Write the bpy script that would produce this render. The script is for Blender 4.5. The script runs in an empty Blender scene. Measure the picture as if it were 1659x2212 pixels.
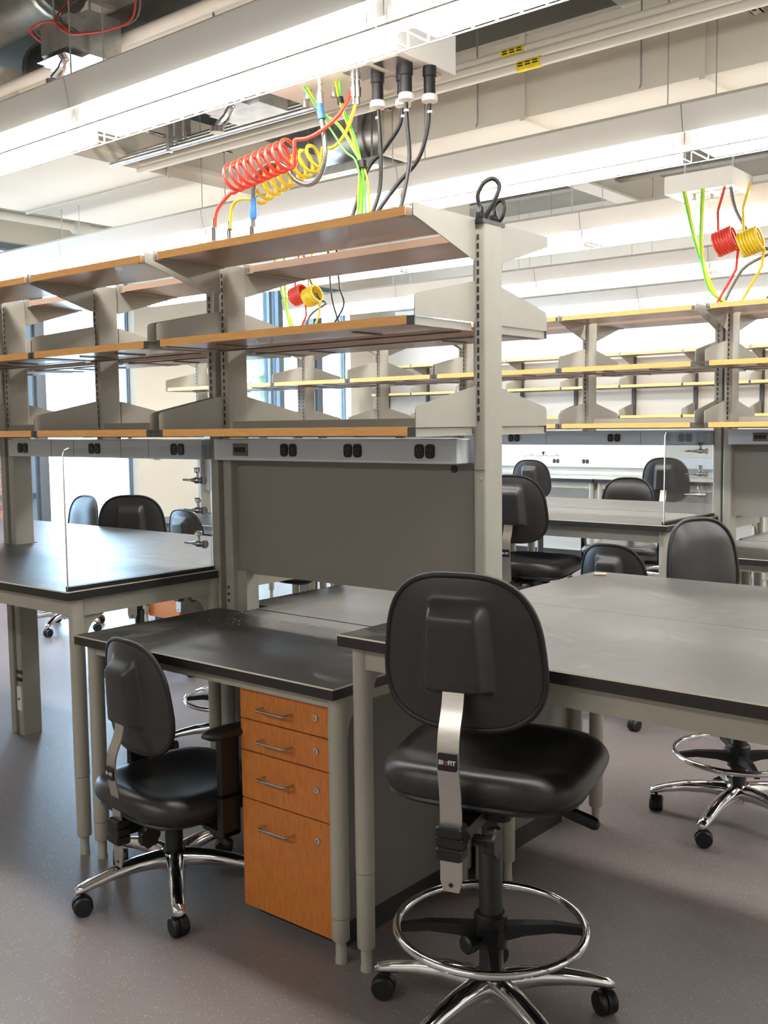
import bpy, bmesh, math, random
from mathutils import Vector, Matrix
random.seed(7)
PI = math.pi
scene = bpy.context.scene
C = scene.collection

# ------------------------------------------------------------------ camera
yaw, pit, rol, fpx, cam_h = 0.6916, -0.085, -0.0116, 2196.64, 1.45
fw = Vector((-math.sin(yaw)*math.cos(pit), math.cos(yaw)*math.cos(pit), math.sin(pit)))
rt = fw.cross(Vector((0, 0, 1))).normalized(); up = rt.cross(fw)
RT = rt*math.cos(rol) + up*math.sin(rol); UP = -rt*math.sin(rol) + up*math.cos(rol)
cd = bpy.data.cameras.new('camera'); cam = bpy.data.objects.new('camera', cd); C.objects.link(cam)
cd.sensor_fit = 'VERTICAL'; cd.sensor_height = 36.0; cd.lens = fpx/2212*36.0
cd.clip_start = 0.05; cd.clip_end = 200
M = Matrix((RT, UP, -fw)).transposed().to_4x4(); M.translation = (0, 0, cam_h)
cam.matrix_world = M
scene.camera = cam

# ------------------------------------------------------------------ world, exposure
W = bpy.data.worlds.new('world'); scene.world = W; W.use_nodes = True
bg = W.node_tree.nodes['Background']
bg.inputs[0].default_value = (0.52, 0.74, 1.0, 1); bg.inputs[1].default_value = 7.5
vs = scene.view_settings
vs.view_transform = 'Standard'; vs.look = 'None'; vs.gamma = 1.0; vs.use_curve_mapping = False
vs.exposure = 1.42
LAMP = 11.0          # emission of the fluorescent diffusers

# ------------------------------------------------------------------ materials
def srgb(r, g, b):
    f = lambda c: (c/255/12.92 if c/255 <= 0.04045 else ((c/255+0.055)/1.055)**2.4)
    return (f(r), f(g), f(b), 1)
MATS = {}
def mat(name, col, rough=0.5, metal=0.0, var=0.06, scale=18.0, bump=0.0, bscale=220.0, stretch=None, coat=0.0, spec=0.5):
    m = bpy.data.materials.new(name); m.use_nodes = True
    nt = m.node_tree; b = nt.nodes['Principled BSDF']
    b.inputs['Roughness'].default_value = rough; b.inputs['Metallic'].default_value = metal
    b.inputs['Coat Weight'].default_value = coat; b.inputs['Specular IOR Level'].default_value = spec
    tc = nt.nodes.new('ShaderNodeTexCoord')
    src = tc.outputs['Object']
    if stretch:
        mp = nt.nodes.new('ShaderNodeMapping'); mp.inputs['Scale'].default_value = stretch
        nt.links.new(src, mp.inputs['Vector']); src = mp.outputs['Vector']
    n = nt.nodes.new('ShaderNodeTexNoise'); n.inputs['Scale'].default_value = scale; n.inputs['Detail'].default_value = 4
    nt.links.new(src, n.inputs['Vector'])
    r = nt.nodes.new('ShaderNodeValToRGB')
    lo = tuple(c*(1-var) for c in col[:3]) + (1,); hi = tuple(min(1, c*(1+var)) for c in col[:3]) + (1,)
    r.color_ramp.elements[0].position = 0.3; r.color_ramp.elements[0].color = lo
    r.color_ramp.elements[1].position = 0.7; r.color_ramp.elements[1].color = hi
    nt.links.new(n.outputs['Fac'], r.inputs['Fac']); nt.links.new(r.outputs['Color'], b.inputs['Base Color'])
    if bump:
        n2 = nt.nodes.new('ShaderNodeTexNoise'); n2.inputs['Scale'].default_value = bscale
        nt.links.new(tc.outputs['Object'], n2.inputs['Vector'])
        bp = nt.nodes.new('ShaderNodeBump'); bp.inputs['Strength'].default_value = bump; bp.inputs['Distance'].default_value = 0.002
        nt.links.new(n2.outputs['Fac'], bp.inputs['Height']); nt.links.new(bp.outputs['Normal'], b.inputs['Normal'])
    MATS[name] = m
    return m
mat('paint_grey', srgb(160, 157, 146), 0.42, var=0.03)
mat('steel_table', srgb(168, 164, 151), 0.4, var=0.03)
mat('wall_white', srgb(232, 228, 218), 0.8, var=0.02, scale=3)
mat('ceil_white', srgb(214, 210, 200), 0.85, var=0.03, scale=2)
mat('deck_grey', srgb(150, 148, 140), 0.85, var=0.08, scale=2)
mat('duct_white', srgb(226, 221, 208), 0.7, var=0.02, scale=3)
mat('pier_cream', srgb(226, 219, 203), 0.8, var=0.02, scale=3)
mat('maple', srgb(158, 130, 112), 0.34, var=0.06, scale=9, stretch=(1.2, 14, 14), coat=0.15)
mat('maple_front', srgb(196, 118, 52), 0.42, var=0.16, scale=10, stretch=(9, 9, 2.2))
mat('maple_edge', srgb(244, 182, 108), 0.45, var=0.08, scale=9, stretch=(1.5, 10, 10))
mat('black_top', srgb(44, 42, 41), 0.36, var=0.25, scale=5, bump=0.03)
mat('black_edge', srgb(36, 34, 33), 0.5, var=0.1)
mat('arris_highlight', srgb(150, 142, 128), 0.5, var=0.05)  # highlight along the table top chamfer, painted as a lighter colour
mat('grey_counter', srgb(170, 172, 172), 0.45, var=0.04)
mat('panel_grey', srgb(136, 131, 125), 0.85, var=0.05, scale=300, bump=0.25, bscale=500)
mat('rail_blue', srgb(224, 231, 240), 0.34, var=0.02)
mat('outlet_black', srgb(28, 27, 28), 0.45, var=0.05)
mat('outlet_grey', srgb(120, 116, 112), 0.5, var=0.05)
mat('slot_dark', srgb(50, 48, 46), 0.7)
mat('bracket_end', srgb(84, 82, 80), 0.5)
mat('vinyl', srgb(38, 37, 37), 0.34, var=0.15, scale=60, bump=0.12, bscale=900)
mat('shell_black', srgb(46, 45, 46), 0.36, var=0.1, scale=40, bump=0.06, bscale=700)
mat('plastic_black', srgb(22, 22, 23), 0.45)
mat('chrome', (0.78, 0.78, 0.80, 1), 0.08, metal=1.0, var=0.01)
mat('brushed', (0.55, 0.53, 0.50, 1), 0.34, metal=1.0, var=0.08, scale=30, stretch=(1, 1, 20))
mat('galv', (0.58, 0.59, 0.58, 1), 0.34, metal=0.9, var=0.2, scale=14)
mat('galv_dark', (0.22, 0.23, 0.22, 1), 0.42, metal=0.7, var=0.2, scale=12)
mat('nickel', (0.60, 0.58, 0.55, 1), 0.25, metal=1.0, var=0.03)
mat('cabinet_side', srgb(112, 109, 105), 0.6, var=0.04)
mat('hose_red', srgb(214, 62, 44), 0.3); mat('hose_yellow', srgb(226, 196, 40), 0.3)
mat('cable_green', srgb(96, 206, 74), 0.4); mat('cable_lime', srgb(222, 224, 40), 0.4)
mat('sleeve_blue', srgb(58, 118, 190), 0.4); mat('wire_red', srgb(196, 62, 52), 0.4)
mat('hose_braid', (0.20, 0.20, 0.185, 1), 0.4, metal=0.8, var=0.4, scale=260)
mat('label_yellow', srgb(236, 214, 40), 0.6); mat('print_black', srgb(20, 20, 20), 0.6)
mat('label_dark', srgb(26, 18, 32), 0.35); mat('print_white', srgb(235, 235, 235), 0.5)
mat('print_pink', srgb(214, 92, 170), 0.5)
mat('frame_metal', srgb(112, 122, 132), 0.4, metal=0.3, var=0.03)
mat('mortar', srgb(196, 190, 182), 0.9, var=0.06); 
mat('brick_a', srgb(166, 92, 78), 0.85, var=0.15, scale=30); mat('brick_b', srgb(140, 76, 66), 0.85, var=0.15, scale=30)
mat('brick_c', srgb(84, 86, 96), 0.85, var=0.12, scale=30)
mat('leaf', srgb(168, 204, 150), 0.6, var=0.3, scale=6); mat('bark', srgb(110, 92, 74), 0.85, var=0.2)
mat('baseboard', srgb(58, 56, 56), 0.6); mat('paving', srgb(176, 174, 168), 0.85, var=0.08, scale=3)
mat('white_plastic', srgb(236, 234, 228), 0.4, var=0.01)
mat('fixture_white', srgb(232, 230, 224), 0.5, var=0.01)
mat('paper', srgb(226, 226, 222), 0.7); mat('crumb', srgb(206, 196, 170), 0.8)

def scuffed(name):
    nt = MATS[name].node_tree; b = nt.nodes['Principled BSDF']
    old = b.inputs['Base Color'].links[0].from_socket
    tc = nt.nodes.new('ShaderNodeTexCoord'); n = nt.nodes.new('ShaderNodeTexNoise')
    n.inputs['Scale'].default_value = 3.4; n.inputs['Detail'].default_value = 9; n.inputs['Distortion'].default_value = 1.6
    nt.links.new(tc.outputs['Object'], n.inputs['Vector'])
    r = nt.nodes.new('ShaderNodeValToRGB'); r.color_ramp.elements[0].position = 0.60; r.color_ramp.elements[1].position = 0.80
    r.color_ramp.elements[0].color = (0, 0, 0, 1); r.color_ramp.elements[1].color = (0.45, 0.45, 0.45, 1)
    nt.links.new(n.outputs['Fac'], r.inputs['Fac'])
    mx = nt.nodes.new('ShaderNodeMixRGB'); mx.inputs[2].default_value = srgb(150, 144, 134)
    nt.links.new(r.outputs['Color'], mx.inputs[0]); nt.links.new(old, mx.inputs[1]); nt.links.new(mx.outputs[0], b.inputs['Base Color'])
    m = nt.nodes.new('ShaderNodeMapRange'); m.inputs['To Min'].default_value = 0.30; m.inputs['To Max'].default_value = 0.44
    nt.links.new(n.outputs['Fac'], m.inputs['Value']); nt.links.new(m.outputs[0], b.inputs['Roughness'])
scuffed('black_top')
def floor_mat():
    m = bpy.data.materials.new('floor_rubber'); m.use_nodes = True; nt = m.node_tree; b = nt.nodes['Principled BSDF']
    b.inputs['Roughness'].default_value = 0.42
    tc = nt.nodes.new('ShaderNodeTexCoord')
    v = nt.nodes.new('ShaderNodeTexVoronoi'); v.inputs['Scale'].default_value = 120
    nt.links.new(tc.outputs['Object'], v.inputs['Vector'])
    r = nt.nodes.new('ShaderNodeValToRGB')
    r.color_ramp.elements[0].position = 0.10; r.color_ramp.elements[0].color = srgb(196, 190, 180)
    r.color_ramp.elements[1].position = 0.22; r.color_ramp.elements[1].color = srgb(127, 118, 117)
    nt.links.new(v.outputs['Distance'], r.inputs['Fac'])
    n = nt.nodes.new('ShaderNodeTexNoise'); n.inputs['Scale'].default_value = 2.2; n.inputs['Detail'].default_value = 5
    nt.links.new(tc.outputs['Object'], n.inputs['Vector'])
    n3 = nt.nodes.new('ShaderNodeTexNoise'); n3.inputs['Scale'].default_value = 26
    nt.links.new(tc.outputs['Object'], n3.inputs['Vector'])
    mask = nt.nodes.new('ShaderNodeMath'); mask.operation = 'GREATER_THAN'; mask.inputs[1].default_value = 0.46
    nt.links.new(n3.outputs['Fac'], mask.inputs[0])
    base = nt.nodes.new('ShaderNodeMixRGB'); base.inputs[1].default_value = srgb(127, 118, 117)
    nt.links.new(mask.outputs[0], base.inputs[0]); nt.links.new(r.outputs['Color'], base.inputs[2])
    mx = nt.nodes.new('ShaderNodeMixRGB'); mx.blend_type = 'MULTIPLY'; mx.inputs[0].default_value = 1.0
    r2 = nt.nodes.new('ShaderNodeValToRGB'); r2.color_ramp.elements[0].color = (.88, .88, .88, 1); r2.color_ramp.elements[1].color = (1.1, 1.1, 1.1, 1)
    nt.links.new(n.outputs['Fac'], r2.inputs['Fac'])
    nt.links.new(base.outputs[0], mx.inputs[1]); nt.links.new(r2.outputs['Color'], mx.inputs[2])
    nt.links.new(mx.outputs[0], b.inputs['Base Color'])
    bp = nt.nodes.new('ShaderNodeBump'); bp.inputs['Strength'].default_value = 0.12; bp.inputs['Distance'].default_value = 0.002
    nt.links.new(v.outputs['Distance'], bp.inputs['Height']); nt.links.new(bp.outputs['Normal'], b.inputs['Normal'])
    MATS['floor_rubber'] = m
floor_mat()
def glass_mat(name, tint, refl):
    m = bpy.data.materials.new(name); m.use_nodes = True; nt = m.node_tree
    for n in list(nt.nodes): nt.nodes.remove(n)
    o = nt.nodes.new('ShaderNodeOutputMaterial'); mx = nt.nodes.new('ShaderNodeMixShader')
    t = nt.nodes.new('ShaderNodeBsdfTransparent'); t.inputs[0].default_value = tint
    g = nt.nodes.new('ShaderNodeBsdfGlossy'); g.inputs['Roughness'].default_value = 0.02
    fr = nt.nodes.new('ShaderNodeFresnel'); fr.inputs[0].default_value = 1.45
    ml = nt.nodes.new('ShaderNodeMath'); ml.operation = 'MULTIPLY'; ml.inputs[1].default_value = refl
    nt.links.new(fr.outputs[0], ml.inputs[0]); nt.links.new(ml.outputs[0], mx.inputs[0])
    nt.links.new(t.outputs[0], mx.inputs[1]); nt.links.new(g.outputs[0], mx.inputs[2]); nt.links.new(mx.outputs[0], o.inputs[0])
    MATS[name] = m
glass_mat('glass', (0.95, 0.97, 0.96, 1), 0.8); glass_mat('acrylic', (0.96, 0.97, 0.98, 1), 0.6)
def emit_mat(name, col, s):
    m = bpy.data.materials.new(name); m.use_nodes = True; nt = m.node_tree; b = nt.nodes['Principled BSDF']
    b.inputs['Base Color'].default_value = (0.9, 0.9, 0.9, 1)
    b.inputs['Emission Color'].default_value = col; b.inputs['Emission Strength'].default_value = s
    MATS[name] = m
emit_mat('lamp_glow', (1.0, 0.972, 0.925, 1), LAMP); emit_mat('lamp_side', (1.0, 0.972, 0.925, 1), LAMP*0.38)

# ------------------------------------------------------------------ mesh helpers
class MB:
    def __init__(s): s.v = []; s.f = []
    def add(s, vs, fs):
        o = len(s.v); s.v += [tuple(p) for p in vs]; s.f += [tuple(i+o for i in f) for f in fs]; return s
    def box(s, x0, x1, y0, y1, z0, z1):
        return s.add([(x0, y0, z0), (x1, y0, z0), (x1, y1, z0), (x0, y1, z0), (x0, y0, z1), (x1, y0, z1), (x1, y1, z1), (x0, y1, z1)],
                     [(0, 3, 2, 1), (4, 5, 6, 7), (0, 1, 5, 4), (1, 2, 6, 5), (2, 3, 7, 6), (3, 0, 4, 7)])
    def prism(s, pts, a, b, axis):
        # pts: 2D outline; extruded from a to b along axis ('x': pts are (y,z); 'y': (x,z); 'z': (x,y))
        mk = {'x': lambda p, t: (t, p[0], p[1]), 'y': lambda p, t: (p[0], t, p[1]), 'z': lambda p, t: (p[0], p[1], t)}[axis]
        n = len(pts); vs = [mk(p, a) for p in pts] + [mk(p, b) for p in pts]
        fs = [tuple(range(n))[::-1], tuple(range(n, 2*n))] + [(i, (i+1) % n, n+(i+1) % n, n+i) for i in range(n)]
        return s.add(vs, fs)
    def cbox(s, x0, x1, y0, y1, z0, z1, c=0.004):
        # box with chamfered vertical and horizontal edges
        o = [(x0+c, y0), (x1-c, y0), (x1, y0+c), (x1, y1-c), (x1-c, y1), (x0+c, y1), (x0, y1-c), (x0, y0+c)]
        i = [(x0+2*c, y0+c), (x1-2*c, y0+c), (x1-c, y0+2*c), (x1-c, y1-2*c), (x1-2*c, y1-c), (x0+2*c, y1-c), (x0+c, y1-2*c), (x0+c, y0+2*c)]
        vs = [(p[0], p[1], z0) for p in i] + [(p[0], p[1], z0+c) for p in o] + [(p[0], p[1], z1-c) for p in o] + [(p[0], p[1], z1) for p in i]
        fs = [tuple(range(8))[::-1], tuple(range(24, 32))]
        for k in range(3):
            fs += [(8*k+j, 8*k+(j+1) % 8, 8*k+8+(j+1) % 8, 8*k+8+j) for j in range(8)]
        return s.add(vs, fs)
    def loft(s, rings, cap=True):
        n = len(rings[0]); vs = [p for r in rings for p in r]; fs = []
        for k in range(len(rings)-1):
            fs += [(k*n+j, k*n+(j+1) % n, (k+1)*n+(j+1) % n, (k+1)*n+j) for j in range(n)]
        if cap: fs += [tuple(range(n))[::-1], tuple(range((len(rings)-1)*n, len(rings)*n))]
        return s.add(vs, fs)
    def lathe(s, prof, cx=0, cy=0, n=20, axis='z', cz=0):
        rings = []
        for r, t in prof:
            ring = []
            for j in range(n):
                a = 2*PI*j/n; u, w = r*math.cos(a), r*math.sin(a)
                ring.append((cx+u, cy+w, cz+t) if axis == 'z' else ((cx+t, cy+u, cz+w) if axis == 'x' else (cx+w, cy+t, cz+u)))
            rings.append(ring)
        return s.loft(rings)
    def tube(s, pts, r, n=8, closed=False):
        P = [Vector(p) for p in pts]; m = len(P); rings = []
        prev = None
        for i in range(m):
            if closed: t = (P[(i+1) % m]-P[i-1]).normalized()
            else: t = (P[min(i+1, m-1)]-P[max(i-1, 0)]).normalized()
            if prev is None:
                a = Vector((0, 0, 1)) if abs(t.z) < 0.9 else Vector((1, 0, 0)); u = t.cross(a).normalized()
            else:
                u = (prev - t*prev.dot(t)).normalized()
            prev = u; w = t.cross(u)
            rr = r[i] if isinstance(r, (list, tuple)) else r
            rings.append([tuple(P[i]+u*(rr*math.cos(2*PI*j/n))+w*(rr*math.sin(2*PI*j/n))) for j in range(n)])
        if closed:
            rings.append(rings[0]); 
            # align last ring by nearest vertex shift
            return s.loft(rings, cap=False)
        return s.loft(rings)
    def mesh(s, name, m, smooth=False, angle=35):
        me = bpy.data.meshes.new(name); me.from_pydata(s.v, [], s.f); me.validate(); me.update()
        bm = bmesh.new(); bm.from_mesh(me); bmesh.ops.recalc_face_normals(bm, faces=bm.faces); bm.to_mesh(me); bm.free()
        if m: me.materials.append(MATS[m])
        if smooth:
            me.polygons.foreach_set('use_smooth', [True]*len(me.polygons)); me.set_sharp_from_angle(angle=math.radians(angle))
        return me
    def build(s, name, m, parent=None, smooth=False, angle=35):
        return link(name, s.mesh(name, m, smooth, angle), parent)
def link(name, me, parent=None, loc=None, rotz=None):
    o = bpy.data.objects.new(name, me); C.objects.link(o)
    if parent: o.parent = parent
    if loc: o.location = loc
    if rotz is not None: o.rotation_euler = (0, 0, rotz)
    return o
def tag(o, label=None, cat=None, group=None, kind=None):
    if label: o['label'] = label
    if cat: o['category'] = cat
    if group: o['group'] = group
    if kind: o['kind'] = kind
    return o
def thing(name, label, cat, loc=(0, 0, 0), rotz=0, group=None):
    o = bpy.data.objects.new(name, None); C.objects.link(o); o.location = loc; o.rotation_euler = (0, 0, rotz)
    o.empty_display_size = 0.1
    return tag(o, label, cat, group)
def struct(o): o['kind'] = 'structure'; return o
def spline(pts, n=6):
    P = [Vector(p) for p in pts]; out = []
    for i in range(len(P)-1):
        p0 = P[max(i-1, 0)]; p1 = P[i]; p2 = P[i+1]; p3 = P[min(i+2, len(P)-1)]
        for k in range(n):
            t = k/n
            out.append(0.5*((2*p1)+(p2-p0)*t+(2*p0-5*p1+4*p2-p3)*t*t+(3*p1-p0-3*p2+p3)*t**3))
    out.append(P[-1]); return out
def rrect(x0, x1, z0, z1, r, n=4):
    out = []
    for cx, cz, a0 in ((x1-r, z0+r, -PI/2), (x1-r, z1-r, 0), (x0+r, z1-r, PI/2), (x0+r, z0+r, PI)):
        for k in range(n+1):
            a = a0+PI/2*k/n; out.append((cx+r*math.cos(a), cz+r*math.sin(a)))
    return out

# ------------------------------------------------------------------ room shell
XW, YW, ZC = -8.1, 9.6, 3.7      # window wall, far wall, deck height
XR, YN = 3.2, -3.0
struct(MB().box(XW-0.3, XR, YN, YW, -0.1, 0).build('floor', 'floor_rubber'))
struct(MB().box(XW-0.3, XR, YN, YW+0.2, ZC, ZC+0.15).build('ceiling', 'deck_grey'))
struct(MB().box(XW-0.3, XR, YW, YW+0.2, 0, ZC).build('wall_far', 'wall_white'))
struct(MB().box(XR, XR+0.2, YN, YW+0.2, 0, ZC).build('wall_right', 'wall_white'))
struct(MB().box(XW-0.3, XR+0.2, YN-0.2, YN, 0, ZC).build('wall_near', 'wall_white'))
struct(MB().box(XW+0.001, XR, YW-0.012, YW, 0, 0.1).build('baseboard_far', 'baseboard'))
# window wall: piers, sill band and head
WZ0, WZ1 = 0.12, 3.05
pier = MB()
pier.box(XW-0.25, XW, YN, 2.4, 0, ZC)            # beyond the frame
pier.box(XW-0.25, XW, 6.07, 7.02, 0, ZC)
pier.box(XW-0.25, XW, 9.19, YW, 0, ZC)
pier.box(XW-0.25, XW, 2.4, 6.07, WZ1, ZC); pier.box(XW-0.25, XW, 7.02, 9.19, WZ1, ZC)
pier.box(XW-0.25, XW, 2.4, 6.07, 0, WZ0); pier.box(XW-0.25, XW, 7.02, 9.19, 0, WZ0)
struct(pier.build('wall_window', 'pier_cream'))
def window(name, y0, y1, mull, trans):
    # frame with heavy mullions (each: y0, y1, depth), transom heights; one pane between each pair
    root = bpy.data.objects.new(name, None); C.objects.link(root); root.location = (XW-0.12, y0, WZ0); struct(root)
    H = WZ1-WZ0; L = y1-y0; fr = MB(); t = 0.05
    fr.box(-0.06, 0.06, 0, L, 0, t); fr.box(-0.06, 0.06, 0, L, H-t, H)
    fr.build('window_frame', 'frame_metal', root)
    edges = [(0, 0.02, 0.08)] + [(a-y0, b-y0, d) for a, b, d in mull] + [(L-0.012, L, 0.05)]
    for a, b, d in edges:
        m = MB().box(-d/2, d/2, a, b, t, H-t)
        if b-a > 0.09:      # heavy mullion: a stepped profile
            m.box(-d/2-0.02, d/2+0.03, a+0.03, b-0.05, t, H-t)
        m.build('mullion', 'frame_metal', root)
    for i in range(len(edges)-1):
        a, b = edges[i][1], edges[i+1][0]
        zs = [t] + ([z for z in trans] if i < len(edges)-2 else []) + [H-t]
        for j in range(len(zs)-1):
            z0 = zs[j] + (0.025 if j else 0); z1 = zs[j+1] - (0.025 if j < len(zs)-2 else 0)
            MB().box(-0.006, 0.006, a, b, z0, z1).build('pane', 'glass', root)
            if j: MB().box(-0.05, 0.05, a, b, zs[j]-0.025, zs[j]+0.025).build('transom', 'frame_metal', root)
    return root
window('window_1', 2.4, 6.07, [(3.6, 3.66, 0.12), (4.985, 5.125, 0.16)], [0.74])
window('window_2', 7.02, 9.19, [(7.93, 7.97, 0.10), (8.06, 8.13, 0.12), (8.60, 8.74, 0.16)], [])
# outlet on the pier
o = thing('wall_outlet', 'dark wall outlet plate on the cream pier between windows', 'outlet', (XW, 6.29, 1.22))
MB().prism(rrect(-0.045, 0.045, -0.075, 0.075, 0.01), 0.0, 0.012, 'x').build('plate', 'outlet_grey', o)
for dz in (-0.03, 0.03): MB().prism(rrect(-0.02, 0.02, dz-0.018, dz+0.018, 0.008), 0.012, 0.016, 'x').build('socket', 'outlet_black', o)

# outside: paving, brick wing wall, tree
struct(MB().box(-40, XW-0.3, -20, 40, -0.25, -0.1).build('ground', 'paving'))
bw = MB().box(-9.45, -9.212, 4.2, 5.68, -0.1, 4.2).build('brick_wing', 'mortar')
tag(bw, 'red brick wing wall outside the left window', 'wall')
bmB = [MB().cbox(0, 0.014, 0, 0.195, 0, 0.062, 0.002).mesh('brick', k) for k in ('brick_a', 'brick_b', 'brick_c')]
for r in range(40):
    z = 0.15 + r*0.073
    for k in range(5):
        link('brick', bmB[random.choices((0, 1, 2), (6, 3, 1))[0]], bw, (-9.212, 5.483-0.206*k-(0.103 if r % 2 else 0.0), z))
tr = thing('tree', 'pale green leafy tree outside the far window', 'tree', (-19.0, 17.0, -0.1))
MB().tube([(0, 0, 0), (0.05, 0, 1.2), (0, 0.1, 2.4), (0.15, 0.05, 3.4)], [0.16, 0.13, 0.1, 0.06]).build('trunk', 'bark', tr, True)
lf = MB()
for i in range(1600):
    d = Vector((random.gauss(0, 1), random.gauss(0, 1), random.gauss(0, 1))).normalized()*(random.random()**0.4)
    p = Vector((d.x*1.5, d.y*1.5, 2.9+d.z*1.5)); u = Vector((random.gauss(0, 1), random.gauss(0, 1), random.gauss(0, 1))).normalized()
    w = u.orthogonal().normalized(); s_ = 0.14
    lf.add([p-u*s_, p+w*s_*0.5, p+u*s_, p-w*s_*0.5], [(0, 1, 2, 3)])
tag(lf.build('foliage', 'leaf', tr), kind='stuff')

# ------------------------------------------------------------------ ceiling works
def along_x(x0, x1, y, z, r, n=12): return MB().tube([(x0, y, z), (x1, y, z)], r, n)
# white rectangular duct over the second light row
d = thing('air_duct', 'white painted rectangular air duct running along the ceiling at right', 'duct', (-3.42, 4.13, 2.85))
MB().box(0, 5.2, 0, 0.62, 0, 0.36).build('duct_body', 'duct_white', d)
for x in (0.0, 0.85, 1.70, 2.55, 3.4):
    MB().box(x, x+0.025, -0.014, 0.634, -0.014, 0.374).build('joint_flange', 'duct_white', d)
for x in (0.62, 1.45, 2.3):
    MB().tube([(x, -0.02, 0.85), (x, -0.02, 0.02), (x, -0.035, 0.0)], 0.004, 6).build('hanger_rod', 'galv', d)
# galvanised round duct with elbow feeding it
d = thing('round_duct', 'shiny galvanized round duct elbow joining the white duct', 'duct', (-3.42, 4.44, 3.03))
MB().tube(spline([(0, 0, 0), (-0.25, 0, 0), (-0.48, 0.03, 0.02), (-0.66, 0.14, 0.05), (-0.72, 0.4, 0.08), (-0.72, 1.1, 0.08)], 5), 0.165, 24).build('pipe', 'galv', d, True, 60)
for x in (-0.02, -0.25): MB().lathe([(0.165, -0.012), (0.18, -0.012), (0.18, 0.012), (0.165, 0.012)], n=24, axis='x', cx=x).build('seam_band', 'galv', d, True)
MB().box(-0.33, -0.27, -0.17, -0.168, 0.0, 0.12).build('tag', 'paper', d)
d = thing('flat_duct', 'galvanized flat duct piece below the round elbow', 'duct', (-4.08, 4.16, 2.80))
MB().cbox(0, 0.62, 0, 0.75, 0, 0.05, 0.004).build('duct_body', 'galv', d)
for x in (0.08, 0.54): MB().tube([(x, 0.05, 0.05), (x, 0.05, ZC-2.80)], 0.005, 6).build('hanger_rod', 'galv', d)
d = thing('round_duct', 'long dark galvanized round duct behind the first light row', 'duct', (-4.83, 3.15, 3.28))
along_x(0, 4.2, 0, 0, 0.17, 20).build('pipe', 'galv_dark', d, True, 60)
for x in (0.02, 0.6, 1.8, 3.0): MB().lathe([(0.17, -0.012), (0.182, -0.012), (0.182, 0.012), (0.17, 0.012)], n=20, axis='x', cx=x).build('seam_band', 'galv', d, True)
# painted pipes in front of the white duct
for i, (z, y, lab) in enumerate(((2.985, 3.72, 'upper white ceiling pipe of three in front of the duct'), (2.948, 3.70, 'middle white ceiling pipe of three in front of the duct'), (2.905, 3.68, 'lower white ceiling pipe of three in front of the duct'))):
    p = thing('ceiling_pipe', lab, 'pipe', (-4.82, y, z), group='white pipes under the deck')
    along_x(0, 6.7, 0, 0, 0.019, 12).build('pipe', 'duct_white', p, True)
    if i in (0, 2):
        x = 4.82 + (-2.35 if i == 0 else -2.25)
        MB().lathe([(0.0215, -0.055), (0.0215, 0.055)], n=14, axis='x', cx=x).build('label_band', 'label_yellow', p, True)
        t = MB()
        for k in range(3): t.box(x-0.045+0.035*k, x-0.022+0.035*k, -0.0235, -0.021, -0.007, -0.002); t.box(x-0.045+0.035*k, x-0.024+0.035*k, -0.0235, -0.021, 0.003, 0.007)
        t.build('print', 'print_black', p)
for i, (x0, z, y) in enumerate(((-4.83, 2.90, 3.50), (-4.83, 2.94, 3.56), (-4.83, 2.98, 3.62))):
    p = thing('conduit', ('lowest', 'middle', 'highest')[i]+' thin grey conduit above the red coiled hose', 'conduit', (x0, y, z))
    along_x(0, 1.9, 0, 0, 0.014, 10).build('pipe', 'galv', p, True)
    for x in (0.5, 1.6): MB().box(x, x+0.02, -0.016, 0.016, -0.016, 0.016+0.7).build('hanger_strap', 'galv', p)
for i, (z, y) in enumerate(((3.17, 2.95), (3.13, 2.82))):
    p = thing('ceiling_pipe', ('rear', 'front')[i]+' beige pipe passing behind the red wire loop', 'pipe', (-4.8, y, z))
    along_x(0, 3.2, 0, 0, 0.026, 12).build('pipe', 'duct_white', p, True)
    for x in (0.5, 2.0): MB().tube([(x, 0, 0), (x, 0, ZC-z)], 0.005, 6).build('hanger_rod', 'galv', p)
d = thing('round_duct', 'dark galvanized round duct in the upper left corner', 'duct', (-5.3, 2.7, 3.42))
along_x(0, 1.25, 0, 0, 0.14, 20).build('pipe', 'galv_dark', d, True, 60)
MB().lathe([(0.14, -0.012), (0.152, -0.012), (0.152, 0.012), (0.14, 0.012)], n=20, axis='x', cx=1.2).build('seam_band', 'galv', d, True)
MB().box(0.5, 0.53, -0.01, 0.01, 0.13, ZC-3.42).build('hanger_strap', 'galv', d)
# strut trapeze carrying the pipes
def strut(x, lab):
    s = thing('strut_channel', lab, 'strut', (x, 3.5, 3.03))
    m = MB().box(0, 0.041, 0, 0.61, 0, 0.004).box(0, 0.004, 0, 0.61, 0, 0.041).box(0.037, 0.041, 0, 0.61, 0, 0.041)
    m.build('channel', 'duct_white', s)
    for k in range(6): MB().prism(rrect(0.012, 0.029, 0.03+0.1*k, 0.07+0.1*k, 0.008), -0.001, 0.0, 'z').build('slot', 'slot_dark', s)
    for y in (0.08, 0.55): MB().tube([(0.02, y, 0), (0.02, y, ZC-3.03)], 0.006, 6).build('threaded_rod', 'galv', s)
strut(-1.50, 'slotted strut channel hanging at the top right corner')
strut(-3.35, 'slotted strut channel above the white service box')
strut(-4.55, 'slotted strut channel beside the wide white duct')
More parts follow.
